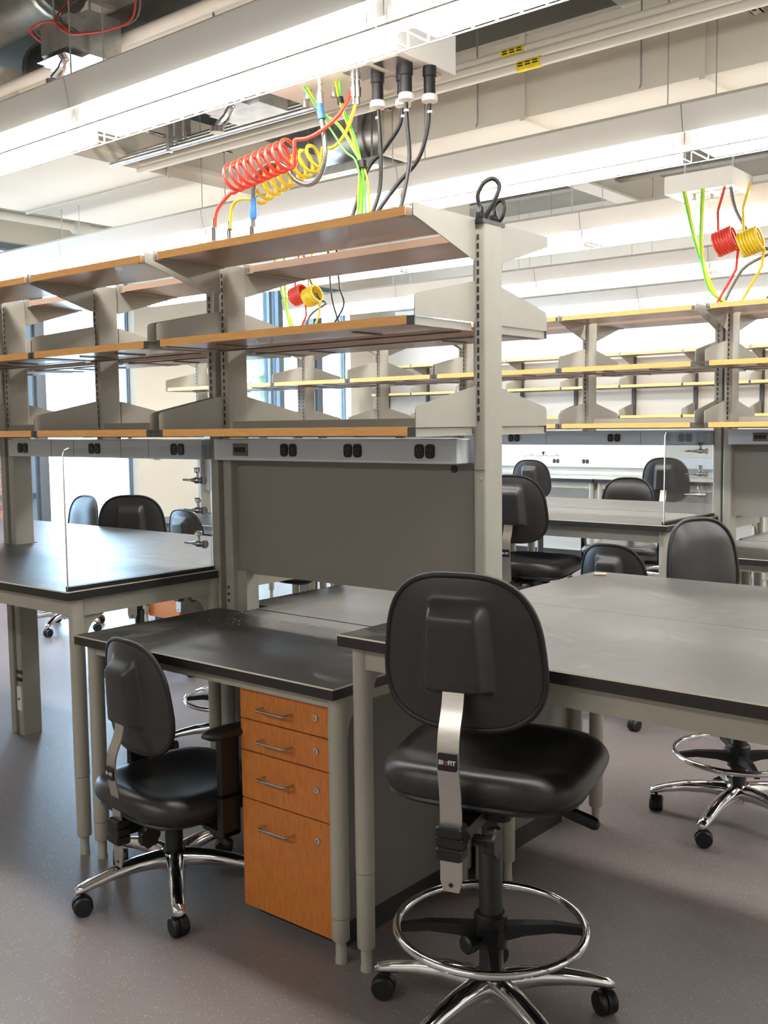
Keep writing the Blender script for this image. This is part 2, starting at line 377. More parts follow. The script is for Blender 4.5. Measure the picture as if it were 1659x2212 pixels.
# wide painted duct running towards the far wall, left
d = thing('air_duct', 'wide white painted duct crossing the ceiling at left', 'duct', (-6.35, 0.8, 2.92))
MB().box(0, 1.5, 0, 6.2, 0, 0.36).build('duct_body', 'duct_white', d)
for y in (0.9, 2.0, 3.1, 4.2, 5.3): MB().box(-0.012, 1.512, y, y+0.02, -0.012, 0.372).build('joint_flange', 'duct_white', d)
MB().box(1.5, 1.515, 0, 6.2, 0.06, 0.085).build('stiffener', 'duct_white', d)
for x, lab in ((-7.35, 'white fire pipe with a coupling near the window ceiling'),):
    p = thing('fire_pipe', lab, 'pipe', (x, 1.5, 3.1))
    MB().tube([(0, 0, 0), (0, 6.8, 0)], 0.035, 14).build('pipe', 'duct_white', p, True)
    for y in (3.5, 5.9): MB().lathe([(0.036, -0.07), (0.06, -0.06), (0.06, 0.06), (0.036, 0.07)], n=14, axis='y', cy=y).build('coupling', 'ceil_white', p, True)
for i, x in enumerate((-7.75, -4.2, -2.2, 0.2)):
    b = MB().prism([(-0.09, 0), (0.09, 0), (0.09, 0.02), (0.012, 0.03), (0.012, 0.27), (0.09, 0.28), (0.09, 0.3), (-0.09, 0.3), (-0.09, 0.28), (-0.012, 0.27), (-0.012, 0.03), (-0.09, 0.02)], YN, YW, 'y').build('ceiling_beam', 'ceil_white')
    b.location = (x, 0, 3.4); tag(b, ('steel beam under the deck beside the windows', 'steel beam under the deck above the hose coils', 'steel beam under the deck above the white service box', 'steel beam under the deck at far right')[i], 'beam')
for i, y in enumerate((1.3, 2.9, 4.9, 6.6, 8.3)):
    b = MB().prism([(-0.05, 0), (0.05, 0), (0.05, 0.012), (0.008, 0.02), (0.008, 0.16), (-0.008, 0.16), (-0.008, 0.02), (-0.05, 0.012)], XW, XR, 'x').build('ceiling_joist', 'deck_grey')
    b.location = (0, y, 3.54); tag(b, 'grey deck joist, %s from the front of the room' % ('first', 'second', 'third', 'fourth', 'fifth')[i], 'joist', 'deck joists')
# air valve boxes with sprinkler heads and red wires
def valve_box(x, y, z, lab, wires):
    r = thing('air_valve_box', lab, 'duct box', (x, y, z))
    MB().box(-0.15, 0.15, -0.02, 0.14, 0.0, 0.18).build('casing', 'galv', r)
    MB().box(-0.08, 0.13, -0.1, -0.02, 0.02, 0.15).build('actuator', 'galv', r)
    MB().box(-0.13, -0.09, -0.06, -0.02, 0.0, 0.14).build('terminal_cover', 'white_plastic', r)
    MB().box(-0.1, 0.1, -0.11, -0.02, -0.004, 0.0).build('bottom_lip', 'chrome', r)
    MB().tube([(0.02, -0.05, 0), (0.0, -0.06, -0.04), (-0.04, -0.07, -0.07)], 0.018, 10).lathe([(0.03, -0.02), (0.03, 0.0)], cx=-0.045, cy=-0.072, cz=-0.075, n=12).build('sprinkler_head', 'chrome', r, True)
    MB().tube([(0.13, 0.0, 0.18), (0.13, 0.0, ZC-z)], 0.006, 6).build('hanger_rod', 'galv', r); MB().tube([(-0.13, 0.0, 0.18), (-0.13, 0.0, ZC-z)], 0.006, 6).build('hanger_rod', 'galv', r)
    for w in wires:
        MB().tube(spline([(p[0]-x, p[1]-y, p[2]-z) for p in w], 5), 0.0045, 6).build('wire', 'wire_red', r, True)
        MB().tube(spline([(p[0]-x+0.012, p[1]-y+0.015, p[2]-z+0.006) for p in w], 5), 0.004, 6).build('wire', 'galv_dark', r, True)
valve_box(-3.86, 2.62, 3.0, 'galvanized air valve box with red wire loops at upper left', [
    [(-3.807, 2.6, 3.241), (-3.816, 2.56, 3.206), (-3.798, 2.5, 3.127), (-3.719, 2.5, 3.061), (-3.624, 2.5, 3.032), (-3.483, 2.55, 3.031), (-3.412, 2.6, 3.075), (-3.388, 2.6, 3.231)],
    [(-3.949, 2.55, 3.078), (-3.981, 2.5, 3.124), (-3.934, 2.5, 3.145), (-3.831, 2.5, 3.131), (-3.734, 2.5, 3.083), (-3.671, 2.5, 3.044)]])
valve_box(-3.18, 2.93, 2.74, 'galvanized air valve box above the red hose coil', [
    [(-3.07, 2.85, 2.82), (-3.058, 2.82, 2.796), (-3.005, 2.82, 2.762), (-2.915, 2.82, 2.748), (-2.838, 2.85, 2.775), (-2.80, 2.9, 2.9)]])

# ------------------------------------------------------------------ pendant fluorescent rows
PITCH = 1.43
def fixture_meshes():
    L = PITCH-0.004
    h = MB().prism([(-0.078, 0.085), (0.078, 0.085), (0.098, 0.185), (0.07, 0.205), (-0.07, 0.205), (-0.098, 0.185)], 0, L, 'x').mesh('housing', 'fixture_white')
    g = MB().prism([(-0.074, 0.0849), (-0.085, 0.05), (-0.085, 0.007), (0.085, 0.007), (0.085, 0.05), (0.074, 0.0849)], 0.065, L-0.065, 'x').mesh('lamp', 'lamp_side')
    g.materials.append(MATS['lamp_glow'])
    for f in g.polygons:
        if f.normal.z < -0.9: f.material_index = 1
    sk = MB().box(0, 0.06, -0.06, 0.06, 0.04, 0.0849).mesh('lamp_socket', 'fixture_white')
    rl = MB().box(0, L, -0.002, 0.002, 0.0, 0.004).mesh('louver_rail', 'fixture_white')
    bl = MB().add([(0, -0.085, 0.03), (0, 0.085, 0.03), (0, 0.085, 0.004), (0, 0.03, 0.012), (0, -0.03, 0.012), (0, -0.085, 0.004)], [(0, 1, 2, 3, 4, 5)])
    b2 = MB().prism([(-0.092, 0.036), (-0.092, 0.001), (0.092, 0.001), (0.092, 0.036), (0.0852, 0.05), (0.0852, 0.0068), (-0.0852, 0.0068), (-0.0852, 0.05)], -0.0012, 0.0012, 'x').mesh('louver_blade', 'fixture_white')
    cb = MB().tube([(0, 0, 0.2), (0, 0, ZC-2.5)], 0.003, 6).mesh('suspension_cable', 'galv')
    alls = MB()
    for k in range(19): alls.prism([(-0.092, 0.036), (-0.092, 0.001), (0.092, 0.001), (0.092, 0.036), (0.0852, 0.05), (0.0852, 0.0068), (-0.0852, 0.0068), (-0.0852, 0.05)], 0.035+0.0755*k, 0.037+0.0755*k, 'x')
    return h, g, sk, rl, b2, cb, alls.mesh('louver', 'fixture_white'), MB().tube([(0, 0, 0.2), (0, 0, 0.418)], 0.003, 6).mesh('suspension_cable', 'galv')
FX = fixture_meshes()
ORD = ('first', 'second', 'third', 'fourth', 'fifth', 'sixth', 'seventh', 'eighth')
def light_row(y, joint, k0, k1, rowname, blades):
    n = 0
    for k in range(k1, k0-1, -1):
        x = joint + k*PITCH
        if x < XW+0.3 or x > 1.6: continue
        r = thing('pendant_light', 'linear fluorescent pendant, %s row, %s section from the right' % (rowname, ORD[n]), 'light', (x, y, 2.5), group='linear fluorescent pendants')
        n += 1
        link('housing', FX[0], r); link('lamp', FX[1], r)
        link('lamp_socket', FX[2], r); link('lamp_socket', FX[2], r, (PITCH-0.064, 0, 0))
        for s in (-1, 1): link('louver_rail', FX[3], r, (0, s*0.0905, 0))
        if blades and -7.3 < x < 0.5:
            for j in range(19): link('louver_blade', FX[4], r, (0.036+0.0755*j, 0, 0))
        else: tag(link('louver', FX[6], r), kind='stuff')
        for dx in (0.1, PITCH-0.1):
            under = -6.4 < x+dx < -4.8 and 0.7 < y < 7.1
            link('suspension_cable', FX[7] if under else FX[5], r, (dx, 0, 0))
light_row(-1.2, -1.9, -2, 0, 'rearmost', False)
light_row(2.24, -1.785, -5, 2, 'nearest', True)
light_row(4.00, -1.70, -5, 2, 'second', True)
light_row(5.55, -2.998, -4, 2, 'third', False)
light_row(7.25, -2.905, -4, 2, 'fourth', False)
light_row(8.90, -2.81, -4, 2, 'farthest', False)

# ------------------------------------------------------------------ shelving islands
PW, PD = 0.046, 0.100          # upright width along the bench and depth across it
def upright_mesh(z0, z1, foot=False):
    w, d = PW/2, PD/2
    prof = [(-w, -d+0.012), (-w+0.003, -d+0.004), (-w+0.011, -d), (w-0.008, -d), (w-0.004, -d+0.001), (w-0.001, -d+0.004), (w, -d+0.008), (w, d-0.008), (w-0.004, d-0.002), (w-0.010, d), (-w+0.011, d), (-w+0.003, d-0.004), (-w, d-0.012)]
    return MB().prism(prof, z0, z1, 'z')
def upright(parent, x, y, z0, z1, slots=True, cap=False):
    u = upright_mesh(z0, z1).build('upright', 'paint_grey', parent, True, 25); u.location = (x, y, 0)
    if slots:
        m = MB(); z = max(z0, 1.46)
        while z < z1-0.03:
            for s in (-1, 1): m.box(-0.0035, 0.0035, s*PD/2-0.0012, s*PD/2+0.0012, z, z+0.016)
            z += 0.0254
        tag(m.build('slot_row', 'slot_dark', u), kind='stuff')
    if cap:
        MB().box(-PW/2-0.003, PW/2+0.003, -PD/2-0.003, PD/2+0.003, z1, z1+0.008).build('end_cap', 'plastic_black', u)
    return u
DUPLEX = MB()
for sx in (-0.021, 0.021): DUPLEX.prism(rrect(sx-0.0165, sx+0.0165, -0.022, 0.022, 0.012), -0.006, 0.0, 'y')
DUPLEX = DUPLEX.mesh('outlet', 'outlet_black')
DSL = MB()
for sx in (-0.021, 0.021):
    for q in (-0.006, 0.006): DSL.box(sx+q-0.001, sx+q+0.001, -0.0068, -0.0055, 0.0, 0.009)
    DSL.box(sx-0.002, sx+0.002, -0.0068, -0.0055, -0.011, -0.007)
DSL = DSL.mesh('contact_slots', 'outlet_grey')
def outlet(parent, x, z, y, data=False):
    if data:
        o = MB().box(-0.037, 0.037, -0.005, 0, -0.022, 0.022).build('data_jack', 'outlet_grey', parent); o.location = (x, y, z)
        for q in (-0.02, 0.0, 0.02): MB().box(q-0.007, q+0.007, -0.008, -0.005, -0.009, 0.009).build('jack_port', 'outlet_black', o)
    else:
        o = link('outlet', DUPLEX, parent, (x, y, z)); tag(link('contact_slots', DSL, o), kind='stuff')
def service_rail(parent, x0, x1, yf, yb_, z0, z1, outs, datas=(), joints=()):
    r = MB().cbox(x0, x1, yf, yb_, z0, z1, 0.003).build('service_rail', 'rail_blue', parent)
    for x in outs: outlet(r, x, (z0+z1)/2, yf)
    for x in datas: outlet(r, x, (z0+z1)/2, yf, True)
    for x in joints: MB().box(x-0.0012, x+0.0012, yf-0.0006, yf+0.001, z0+0.003, z1-0.003).build('rail_seam', 'outlet_grey', r)
def bracket_plate(style, s):
    # outline in (y,z); y from 0 (shelf front) to depth towards the post, z relative to the shelf top
    D = 0.285
    if style == 'top':      # gusset hanging under the top shelf
        pts = [(0.0, 0.006), (0.0, -0.028), (0.03, -0.036), (D, -0.115), (D+0.012, -0.115), (D+0.012, 0.006)]
    else:                   # end plate standing above the shelf, rounded at the front
        pts = [(0.003, -0.002), (0.003, 0.046), (0.007, 0.055), (0.016, 0.06)] + [(D, 0.117), (D+0.012, 0.119), (D+0.012, -0.002)]
    return [(p[0]*s, p[1]) for p in pts]
def shelf(x0, x1, yf, s, z, style, px0, px1, label, group, stop=False, name='lab_shelf'):
    # yf: front edge, s=+1 if the post lies at larger y; px0/px1 bracket plate positions
    D = 0.285
    r = thing(name, label, 'shelf', ((x0+x1)/2, yf, z), group=group)
    cx = (x0+x1)/2; a, b = x0-cx, x1-cx
    y0, y1 = sorted((s*0.004, s*D))
    MB().box(a, b, y0, y1, -0.025, 0).build('board', 'maple', r)
    e0, e1 = sorted((0, s*0.004)); MB().box(a, b, e0, e1, -0.025, 0.0).build('edge_band', 'maple_edge', r)
    for px, sg in ((px0-cx, 1), (px1-cx, -1)):
        pl = MB().prism(bracket_plate(style, s), px-0.0015, px+0.0015, 'x')
        q0, q1 = sorted((px, px+sg*(abs((a if sg > 0 else b)-px)+0.02)))
        f0, f1 = sorted((s*0.006, s*D))
        pl.box(q0, q1, f0, f1, -0.028, -0.0255)
        l0, l1 = sorted((px+sg*0.005, px+sg*0.0075)); pl.box(l0, l1, f0, f1, -0.0255, -0.004)
        br = pl.build('bracket', 'paint_grey', r)
        g0, g1 = sorted((px, (a if sg > 0 else b)))
        c0, c1 = sorted((s*0.002, s*0.006))
        if style != 'top': MB().box(g0, g1, c0, c1, -0.027, -0.002).build('bracket_nose', 'bracket_end', br)
    if style != 'top':
        for xx in (a+0.22, b-0.25):
            MB().tube([(xx, s*0.06, -0.0275), (xx, s*0.2, -0.0275)], 0.0025, 6).build('support_pin', 'galv_dark', r)
        MB().tube([(a, s*0.262, -0.029), (b, s*0.262, -0.029)], 0.003, 6).build('support_rod', 'galv_dark', r)
    if stop:
        w0, w1 = sorted((s*(D-0.006), s*D)); MB().box(a+0.05, b-0.005, w0, w1, 0, 0.026).build('back_stop', 'paint_grey', r)
    return r

def island(tagname, yb, S, zs, bays, frames, group):
    """bays: (x0,x1,px0,px1,desc); frames: dicts with posts etc."""
    for (x0, x1, p0, p1, desc) in bays:
        for lv, z, st in (('top', zs[2], 'top'), ('middle', zs[1], 'mid'), ('bottom', zs[0], 'mid')):
            shelf(x0, x1, yb-S, 1, z, st, p0, p1, '%s maple shelf, near side of %s island, %s' % (lv, tagname, desc), 'near side shelves of the %s island' % tagname, stop=(lv == 'bottom'))
            shelf(x0, x1, yb+S, -1, z, st, p0, p1, '%s maple shelf, far side of %s island, %s' % (lv, tagname, desc), 'far side shelves of the %s island' % tagname)

YB1, YB2, SD = 2.593, 5.344, 0.356
Z1 = (1.445, 1.754, 2.050)
Z2 = (1.447, 1.755, 2.037)
island('front', YB1, SD, Z1, [
    (-2.844, -1.766, -2.866, -1.738, 'over the desk with drawers'),
    (-3.630, -2.938, -3.6485, -2.916, 'first bay beyond the desk'),
    (-4.352, -3.676, -4.368, -3.6555, 'second bay beyond the desk'),
    (-5.60, -4.455, -5.63, -4.435, 'bay at the left picture edge')], None, None)
island('back', YB2, SD, Z2, [
    (-2.010, -0.93, -2.032, -0.902, 'bay at the right picture edge'),
    (-2.845, -2.106, -2.862, -2.084, 'first bay left of double uprights'),
    (-3.700, -2.886, -3.718, -2.868, 'second bay left of double uprights'),
    (-4.405, -3.757, -4.424, -3.738, 'third bay left of double uprights'),
    (-5.105, -4.450, -5.122, -4.430, 'fourth bay left of double uprights'),
    (-6.266, -5.145, -6.292, -5.128, 'last bay beside the window')], None, None)

def frame(label, yb, posts, shorts, x0, x1, rz, outs, datas, panel, zt, joints=()):
    r = thing('shelving_frame', label, 'shelving frame', (0, 0, 0))
    for x in posts: upright(r, x, yb, 0.0, zt)
    for x in shorts: upright(r, x, yb, rz[1]-0.004, zt)
    service_rail(r, x0, x1, yb-0.093, yb-0.02, rz[0], rz[1], outs, datas, joints)
    MB().box(x0, x1, yb+0.02, yb+0.093, rz[0], rz[1]).build('service_rail', 'rail_blue', r)
    if panel:
        MB().box(x0-0.01, x1+0.005, yb-0.016, yb+0.016, panel[0], panel[1]).build('back_panel', 'panel_grey', r)
    return r
f1 = frame('grey shelving frame with tack panel above the desk with drawers', YB1, [-1.733, -2.866], [], -2.884, -1.781, (1.33, 1.407), [-2.493, -2.198, -1.903], [-2.737], (0.905, 1.33), 2.04)
# cable grommet, access cover screws and bolt holes
MB().lathe([(0.012, -0.003), (0.012, 0)], n=16, axis='y', cx=-1.847, cy=YB1-0.016, cz=1.312).build('grommet', 'outlet_black', f1, True)
MB().box(-1.756, -1.710, YB1-PD/2-0.002, YB1-PD/2, 1.3115, 1.3130).build('cover_seam', 'slot_dark', f1)
MB().lathe([(0.004, -0.0025), (0.004, 0)], n=10, axis='y', cx=-1.722, cy=YB1-PD/2+0.001, cz=1.286).build('cover_screw', 'nickel', f1, True)
for z in (0.80, 0.825, 0.85): MB().lathe([(0.006, -0.002), (0.006, 0)], n=10, axis='y', cx=-2.868, cy=YB1-PD/2+0.0005, cz=z).build('bolt_hole', 'slot_dark', f1, True)
MB().box(-2.872, -2.79, YB1-0.03, YB1+0.03, 0.70, 0.915).build('post_shroud', 'paint_grey', f1)
f2 = frame('grey shelving frame over the tall bench at left with open view', YB1, [-2.938, -4.365], [-3.658], -4.30, -2.955, (1.33, 1.405), [-4.175, -3.628, -3.09], [], None, 2.04, (-3.95, -3.78, -3.45, -3.27))
p4 = f2
MB().box(-4.383, -4.347, YB1-PD/2-0.004, YB1-PD/2, 0.12, 0.235).build('outlet_plate', 'white_plastic', f2)
for dx in (-0.008, 0.012):
    for dz in (0.27, 0.305): MB().lathe([(0.011, -0.004), (0.011, 0)], n=12, axis='y', cx=-4.365+dx*1.3, cy=YB1-PD/2+0.001, cz=dz).build('socket', 'outlet_black', f2, True)
MB().lathe([(0.006, -0.006), (0.006, 0)], n=10, axis='y', cx=-4.365, cy=YB1-PD/2-0.003, cz=0.175).build('jack', 'outlet_grey', f2, True)
frame('grey shelving frame of the front island beyond the left edge', YB1, [-4.435, -5.63], [], -5.61, -4.455, (1.33, 1.405), [-5.3, -4.8], [], None, 2.04)
frame('grey shelving frame with tack panel of the back island at right edge', YB2, [-0.905, -2.030], [], -2.008, -0.93, (1.33, 1.407), [-1.55, -1.25], [-1.84], (0.95, 1.33), 2.03)
frame('grey shelving frame of the back island with gas taps', YB2, [-2.085, -3.717], [-2.866], -3.69, -2.106, (1.325, 1.405), [-3.32, -2.66, -2.24], [], None, 2.03, (-3.1, -2.5))
frame('grey shelving frame of the back island, two frames from right', YB2, [-3.740, -5.125], [-4.428], -5.10, -3.76, (1.325, 1.405), [-4.9, -4.2], [], None, 2.03)
frame('grey shelving frame of the back island beside the window', YB2, [-5.165, -6.292], [], -6.27, -5.19, (1.325, 1.405), [-5.9, -5.5], [], (0.95, 1.33), 2.03)

# clear splash panels at the ends of the tall benches
def splash(x, y0, y1, z0, z1, lab):
    pts = [(y0, z0), (y0, z1-0.02), (y0+0.006, z1-0.006), (y0+0.02, z1), (y1, z1), (y1, z0)]
    r = thing('splash_panel', lab, 'panel', (x, y0, z0))
    q = [(a-y0, b-z0) for a, b in pts]
    MB().prism(q, -0.003, 0.003, 'x').build('sheet', 'acrylic', r)
    MB().tube([(0, 0, 0.0), (0, 0, z1-z0-0.02), (0, 0.006, z1-z0-0.006), (0, 0.02, z1-z0), (0, 0.03, z1-z0)], 0.0028, 6).build('polished_edge', 'nickel', r, True)
    MB().box(-0.012, 0.012, 0.0, y1-y0, -0.002, 0.010).build('base_channel', 'black_edge', r)
splash(-2.945, 1.905, 2.53, 0.917, 1.385, 'clear acrylic splash panel at the end of the front tall bench')
splash(-2.10, 4.68, 5.285, 0.953, 1.40, 'clear acrylic splash panel at the end of the back tall bench')

# gas taps
def gas_tap(x, y, z, ang, lab, k='chrome', group='bench gas taps'):
    r = thing('gas_tap', lab, 'tap', (x, y, z), ang, group)
    MB().lathe([(0.016, 0), (0.016, 0.006), (0.009, 0.01), (0.009, 0.03)], n=14, axis='x').build('flange', 'chrome', r, True)
    MB().lathe([(0.011, 0.025), (0.013, 0.03), (0.013, 0.045), (0.008, 0.05), (0.007, 0.07), (0.005, 0.075), (0.0035, 0.12)], n=12, axis='x').build('nozzle', 'chrome', r, True)
    MB().lathe([(0.006, 0), (0.006, 0.018), (0.014, 0.022), (0.014, 0.034), (0.01, 0.038)], n=12, cx=0.037, cz=0.01).build('knob', k, r, True)
for z, w in ((1.251, 'top'), (1.137, 'middle'), (1.009, 'bottom')):
    gas_tap(-2.962, 2.515, z, PI, 'chrome gas tap, %s of three on the front bench upright' % w, group='taps on the front upright')
for z, w, k in ((1.294, 'top', 'plastic_black'), (1.172, 'middle', 'chrome'), (1.061, 'bottom', 'chrome')):
    gas_tap(-2.112, 5.235, z, PI, 'chrome gas tap, %s of three on the back bench upright' % w, k, group='taps on the back upright')

# ------------------------------------------------------------------ tables
def leg_meshes(z):
    sm = z-0.61
    a = MB().lathe([(0.0255, sm), (0.0255, z-0.005)], n=20).mesh('leg', 'steel_table', True, 40)
    b = MB().lathe([(0.0235, 0.065), (0.0245, 0.07), (0.0245, sm-0.0035), (0.021, sm-0.002), (0.021, sm+0.001)], n=20).mesh('lower_tube', 'steel_table', True, 40)
    c = MB().lathe([(0.0165, 0), (0.0165, 0.01), (0.015, 0.012), (0.015, 0.066)], n=14).mesh('levelling_foot', 'steel_table', True, 40)
    return a, b, c
LEGC = {}
def table(label, x0, x1, y0, y1, z, front=-1, notch=(), mid=None, seam=0, cat='table', name='lab_table', topmat='black_top', th=0.03):
    r = thing(name, label, cat, ((x0+x1)/2, (y0+y1)/2, 0))
    cx, cy = (x0+x1)/2, (y0+y1)/2; a, b, c, d = x0-cx, x1-cx, y0-cy, y1-cy
    # top outline with optional corner notches for uprights: (corner, w, depth)
    def cr(sx, sy):
        px, py = (a if sx < 0 else b), (c if sy < 0 else d)
        for (nx, ny, w, dp) in notch:
            if nx == sx and ny == sy:
                q = [(px, py-sy*dp), (px-sx*w, py-sy*dp), (px-sx*w, py)]
                return q if (sx*sy > 0) else q[::-1]
        return [(px, py)]
    def md(sy):
        if not mid or mid[3] != sy: return []
        xc, w, dp, _ = mid; py = d if sy > 0 else c
        q = [(xc-cx-w/2, py), (xc-cx-w/2, py-sy*dp), (xc-cx+w/2, py-sy*dp), (xc-cx+w/2, py)]
        return q if sy < 0 else q[::-1]
    pts = cr(-1, -1)+md(-1)+cr(1, -1)+cr(1, 1)+md(1)+cr(-1, 1)
    ch = 0.0035
    n = len(pts)
    ins = []
    for i in range(n):
        p = Vector(pts[i]); e0 = (p-Vector(pts[i-1])).normalized(); e1 = (Vector(pts[(i+1) % n])-p).normalized()
        n0 = Vector((-e0.y, e0.x)); n1 = Vector((-e1.y, e1.x)); q = p+(n0+n1)*ch
        if seam and abs(p.y-(d if seam > 0 else c)) < 0.07: q.y = p.y
        ins.append(tuple(q))
    m = MB().loft([[(p[0], p[1], z-th) for p in pts], [(p[0], p[1], z-ch) for p in pts], [(p[0], p[1], z) for p in ins]])
    me = m.mesh('table_top', topmat); me.materials.append(MATS['arris_highlight']); me.materials.append(MATS['black_edge'])
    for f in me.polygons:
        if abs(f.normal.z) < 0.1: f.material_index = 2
        elif abs(f.normal.z) < 0.95: f.material_index = 1  # chamfer faces get the painted highlight colour
    link('table_top', me, r)
    ix, iy, ah = 0.0365, 0.056, (0.036 if cat == 'desk' else 0.062)
    zt = z-th
    for yy in (c+iy, d-iy):
        MB().box(a+ix, b-ix, yy-0.013, yy+0.013, zt-ah, zt-0.003).build('apron_rail', 'steel_table', r)
    for xx in (a+ix, b-ix):
        MB().box(xx-0.013, xx+0.013, c+iy, d-iy, zt-ah, zt-0.003).build('apron_rail', 'steel_table', r)
    key = round(zt, 3)
    if key not in LEGC: LEGC[key] = leg_meshes(zt)
    A, B, Cc = LEGC[key]
    for xx, sx in ((a+ix, 1), (b-ix, -1)):
        for yy, sy in ((c+iy, 1), (d-iy, -1)):
            l = link('leg', A, r, (xx, yy, 0)); link('lower_tube', B, l); link('levelling_foot', Cc, l)
            g = [(0.024, zt-ah+0.002), (0.105, zt-ah+0.002), (0.10, zt-ah-0.01)]
            for k in range(7):
                t = k/6*PI/2; g.append((0.10-0.062*math.sin(t)-0.0, zt-ah-0.085+0.072*math.cos(t)))
            g.append((0.024, zt-ah-0.095))
            MB().prism([(sy*p[0], p[1]) for p in g], -0.003, 0.003, 'x').build('gusset', 'steel_table', l)
    return r
table('long tall black top bench table at left beneath the open shelving frame', -5.66, -2.917, 1.883, 2.592, 0.9145, notch=((1, 1, 0.055, 0.06), (-1, 1, 0.06, 0.06)), mid=(-4.40, 0.125, 0.06, 1), seam=1)
table('long tall black top bench table behind the open shelving frame', -5.66, -2.917, 2.594, 3.303, 0.9145, notch=((1, -1, 0.055, 0.062), (-1, -1, 0.06, 0.062)), mid=(-4.40, 0.125, 0.062, -1), seam=-1)
table('low black top desk over the maple drawer cabinet', -2.912, -1.752, 1.90, 2.588, 0.770, notch=((-1, 1, 0.13, 0.06),), cat='desk', name='lab_desk', seam=1)
table('low black top desk behind the grey tack panel', -2.912, -1.752, 2.598, 3.30, 0.770, notch=((-1, -1, 0.13, 0.062),), cat='desk', name='lab_desk', seam=-1)
table('tall black top bench table behind the front stool', -1.744, -0.22, 1.911, 2.600, 0.9145, notch=((-1, 1, 0.04, 0.08),), seam=1)
table('tall black top bench table across from the front stool, far half', -1.744, -0.22, 2.602, 3.305, 0.9145, notch=((-1, -1, 0.04, 0.06),), seam=-1)
# island two
table('tall bench table of the back island with splash panel, near half', -3.69, -2.065, 4.634, 5.339, 0.95, notch=((1, 1, 0.05, 0.06), (-1, 1, 0.01, 0.06)), seam=1)
table('tall bench table of the back island with splash panel, far half', -3.69, -2.065, 5.349, 6.054, 0.95, notch=((1, -1, 0.05, 0.062), (-1, -1, 0.01, 0.062)), seam=-1)
table('tall bench table of the back island in the middle, near half', -5.10, -3.77, 4.634, 5.339, 0.92, seam=1)
table('tall bench table of the back island in the middle, far half', -5.10, -3.77, 5.349, 6.054, 0.92, seam=-1)
table('low desk of the back island at the right picture edge', -2.0, -0.93, 4.634, 5.339, 0.82, notch=((-1, 1, 0.02, 0.06),), cat='desk', name='lab_desk', seam=1)
table('low desk of the back island at the right edge, far half', -2.0, -0.93, 5.349, 6.054, 0.82, notch=((-1, -1, 0.02, 0.062),), cat='desk', name='lab_desk', seam=-1)
table('low desk of the back island beside the window, near half', -6.26, -5.19, 4.634, 5.339, 0.77, cat='desk', name='lab_desk', seam=1)
table('low desk of the back island beside the window, far half', -6.26, -5.19, 5.349, 6.054, 0.77, cat='desk', name='lab_desk', seam=-1)
# wall bench
for i, (x0, x1, lab) in enumerate(((-7.9, -6.32, 'grey wall bench in the far corner by the window'), (-6.3, -4.72, 'grey wall bench under the three wall taps'), (-4.7, -3.12, 'grey wall bench behind the upright gas taps'), (-3.1, -1.52, 'grey wall bench at the far right'))):
    table(lab, x0, x1, 8.87, 9.55, 0.91, topmat='grey_counter', name='wall_bench', cat='bench', th=0.035)
r = thing('wall_rail', 'pale service rail along the far wall', 'rail', (-7.9, YW-0.07, 0.99))
MB().cbox(0, 6.4, 0, 0.068, 0, 0.11, 0.003).build('rail_body', 'rail_blue', r)
for x in (0.9, 2.4, 2.75, 4.5, 5.6): outlet(r, x, 0.06, 0.0)
for x, lab, k in ((-5.83, 'left wall gas tap with white knob', 'white_plastic'), (-5.66, 'middle wall tap with black knob', 'plastic_black'), (-5.52, 'right wall gas tap with white knob', 'white_plastic')):
    gas_tap(x, YW-0.001, 1.10, -PI/2-0.6, lab, k, 'taps on the far wall')

# wall shelving
WX = [-7.85, -7.0, -6.62, -5.957, -5.296, -4.638, -3.991, -3.352, -2.70, -2.05]
WX = [-7.85, -7.25, -6.61, -5.957, -5.296, -4.638, -3.991, -3.352, -2.70, -2.05]
for i in range(len(WX)-1):
    x0, x1 = WX[i]+0.012, WX[i+1]-0.012
    for lv, z, st in (('top', 2.135, 'top'), ('middle', 1.82, 'mid'), ('bottom', 1.52, 'mid')):
        shelf(x0, x1, 9.26, 1, z, st, WX[i]+0.004, WX[i+1]-0.004, 'maple %s shelf on the far wall, %s bay from the window' % (lv, ORD[i] if i < 8 else 'ninth'), 'wall shelves', name='wall_shelf')
for i, x in enumerate(WX):
    o = MB().box(-0.018, 0.018, -0.03, 0, 1.45, 2.15).build('wall_standard', 'bracket_end'); o.location = (x, YW, 0)
    tag(o, 'slotted wall standard behind the far shelves, %s from the window' % (ORD+('ninth', 'tenth'))[i], 'standard', 'wall standards')

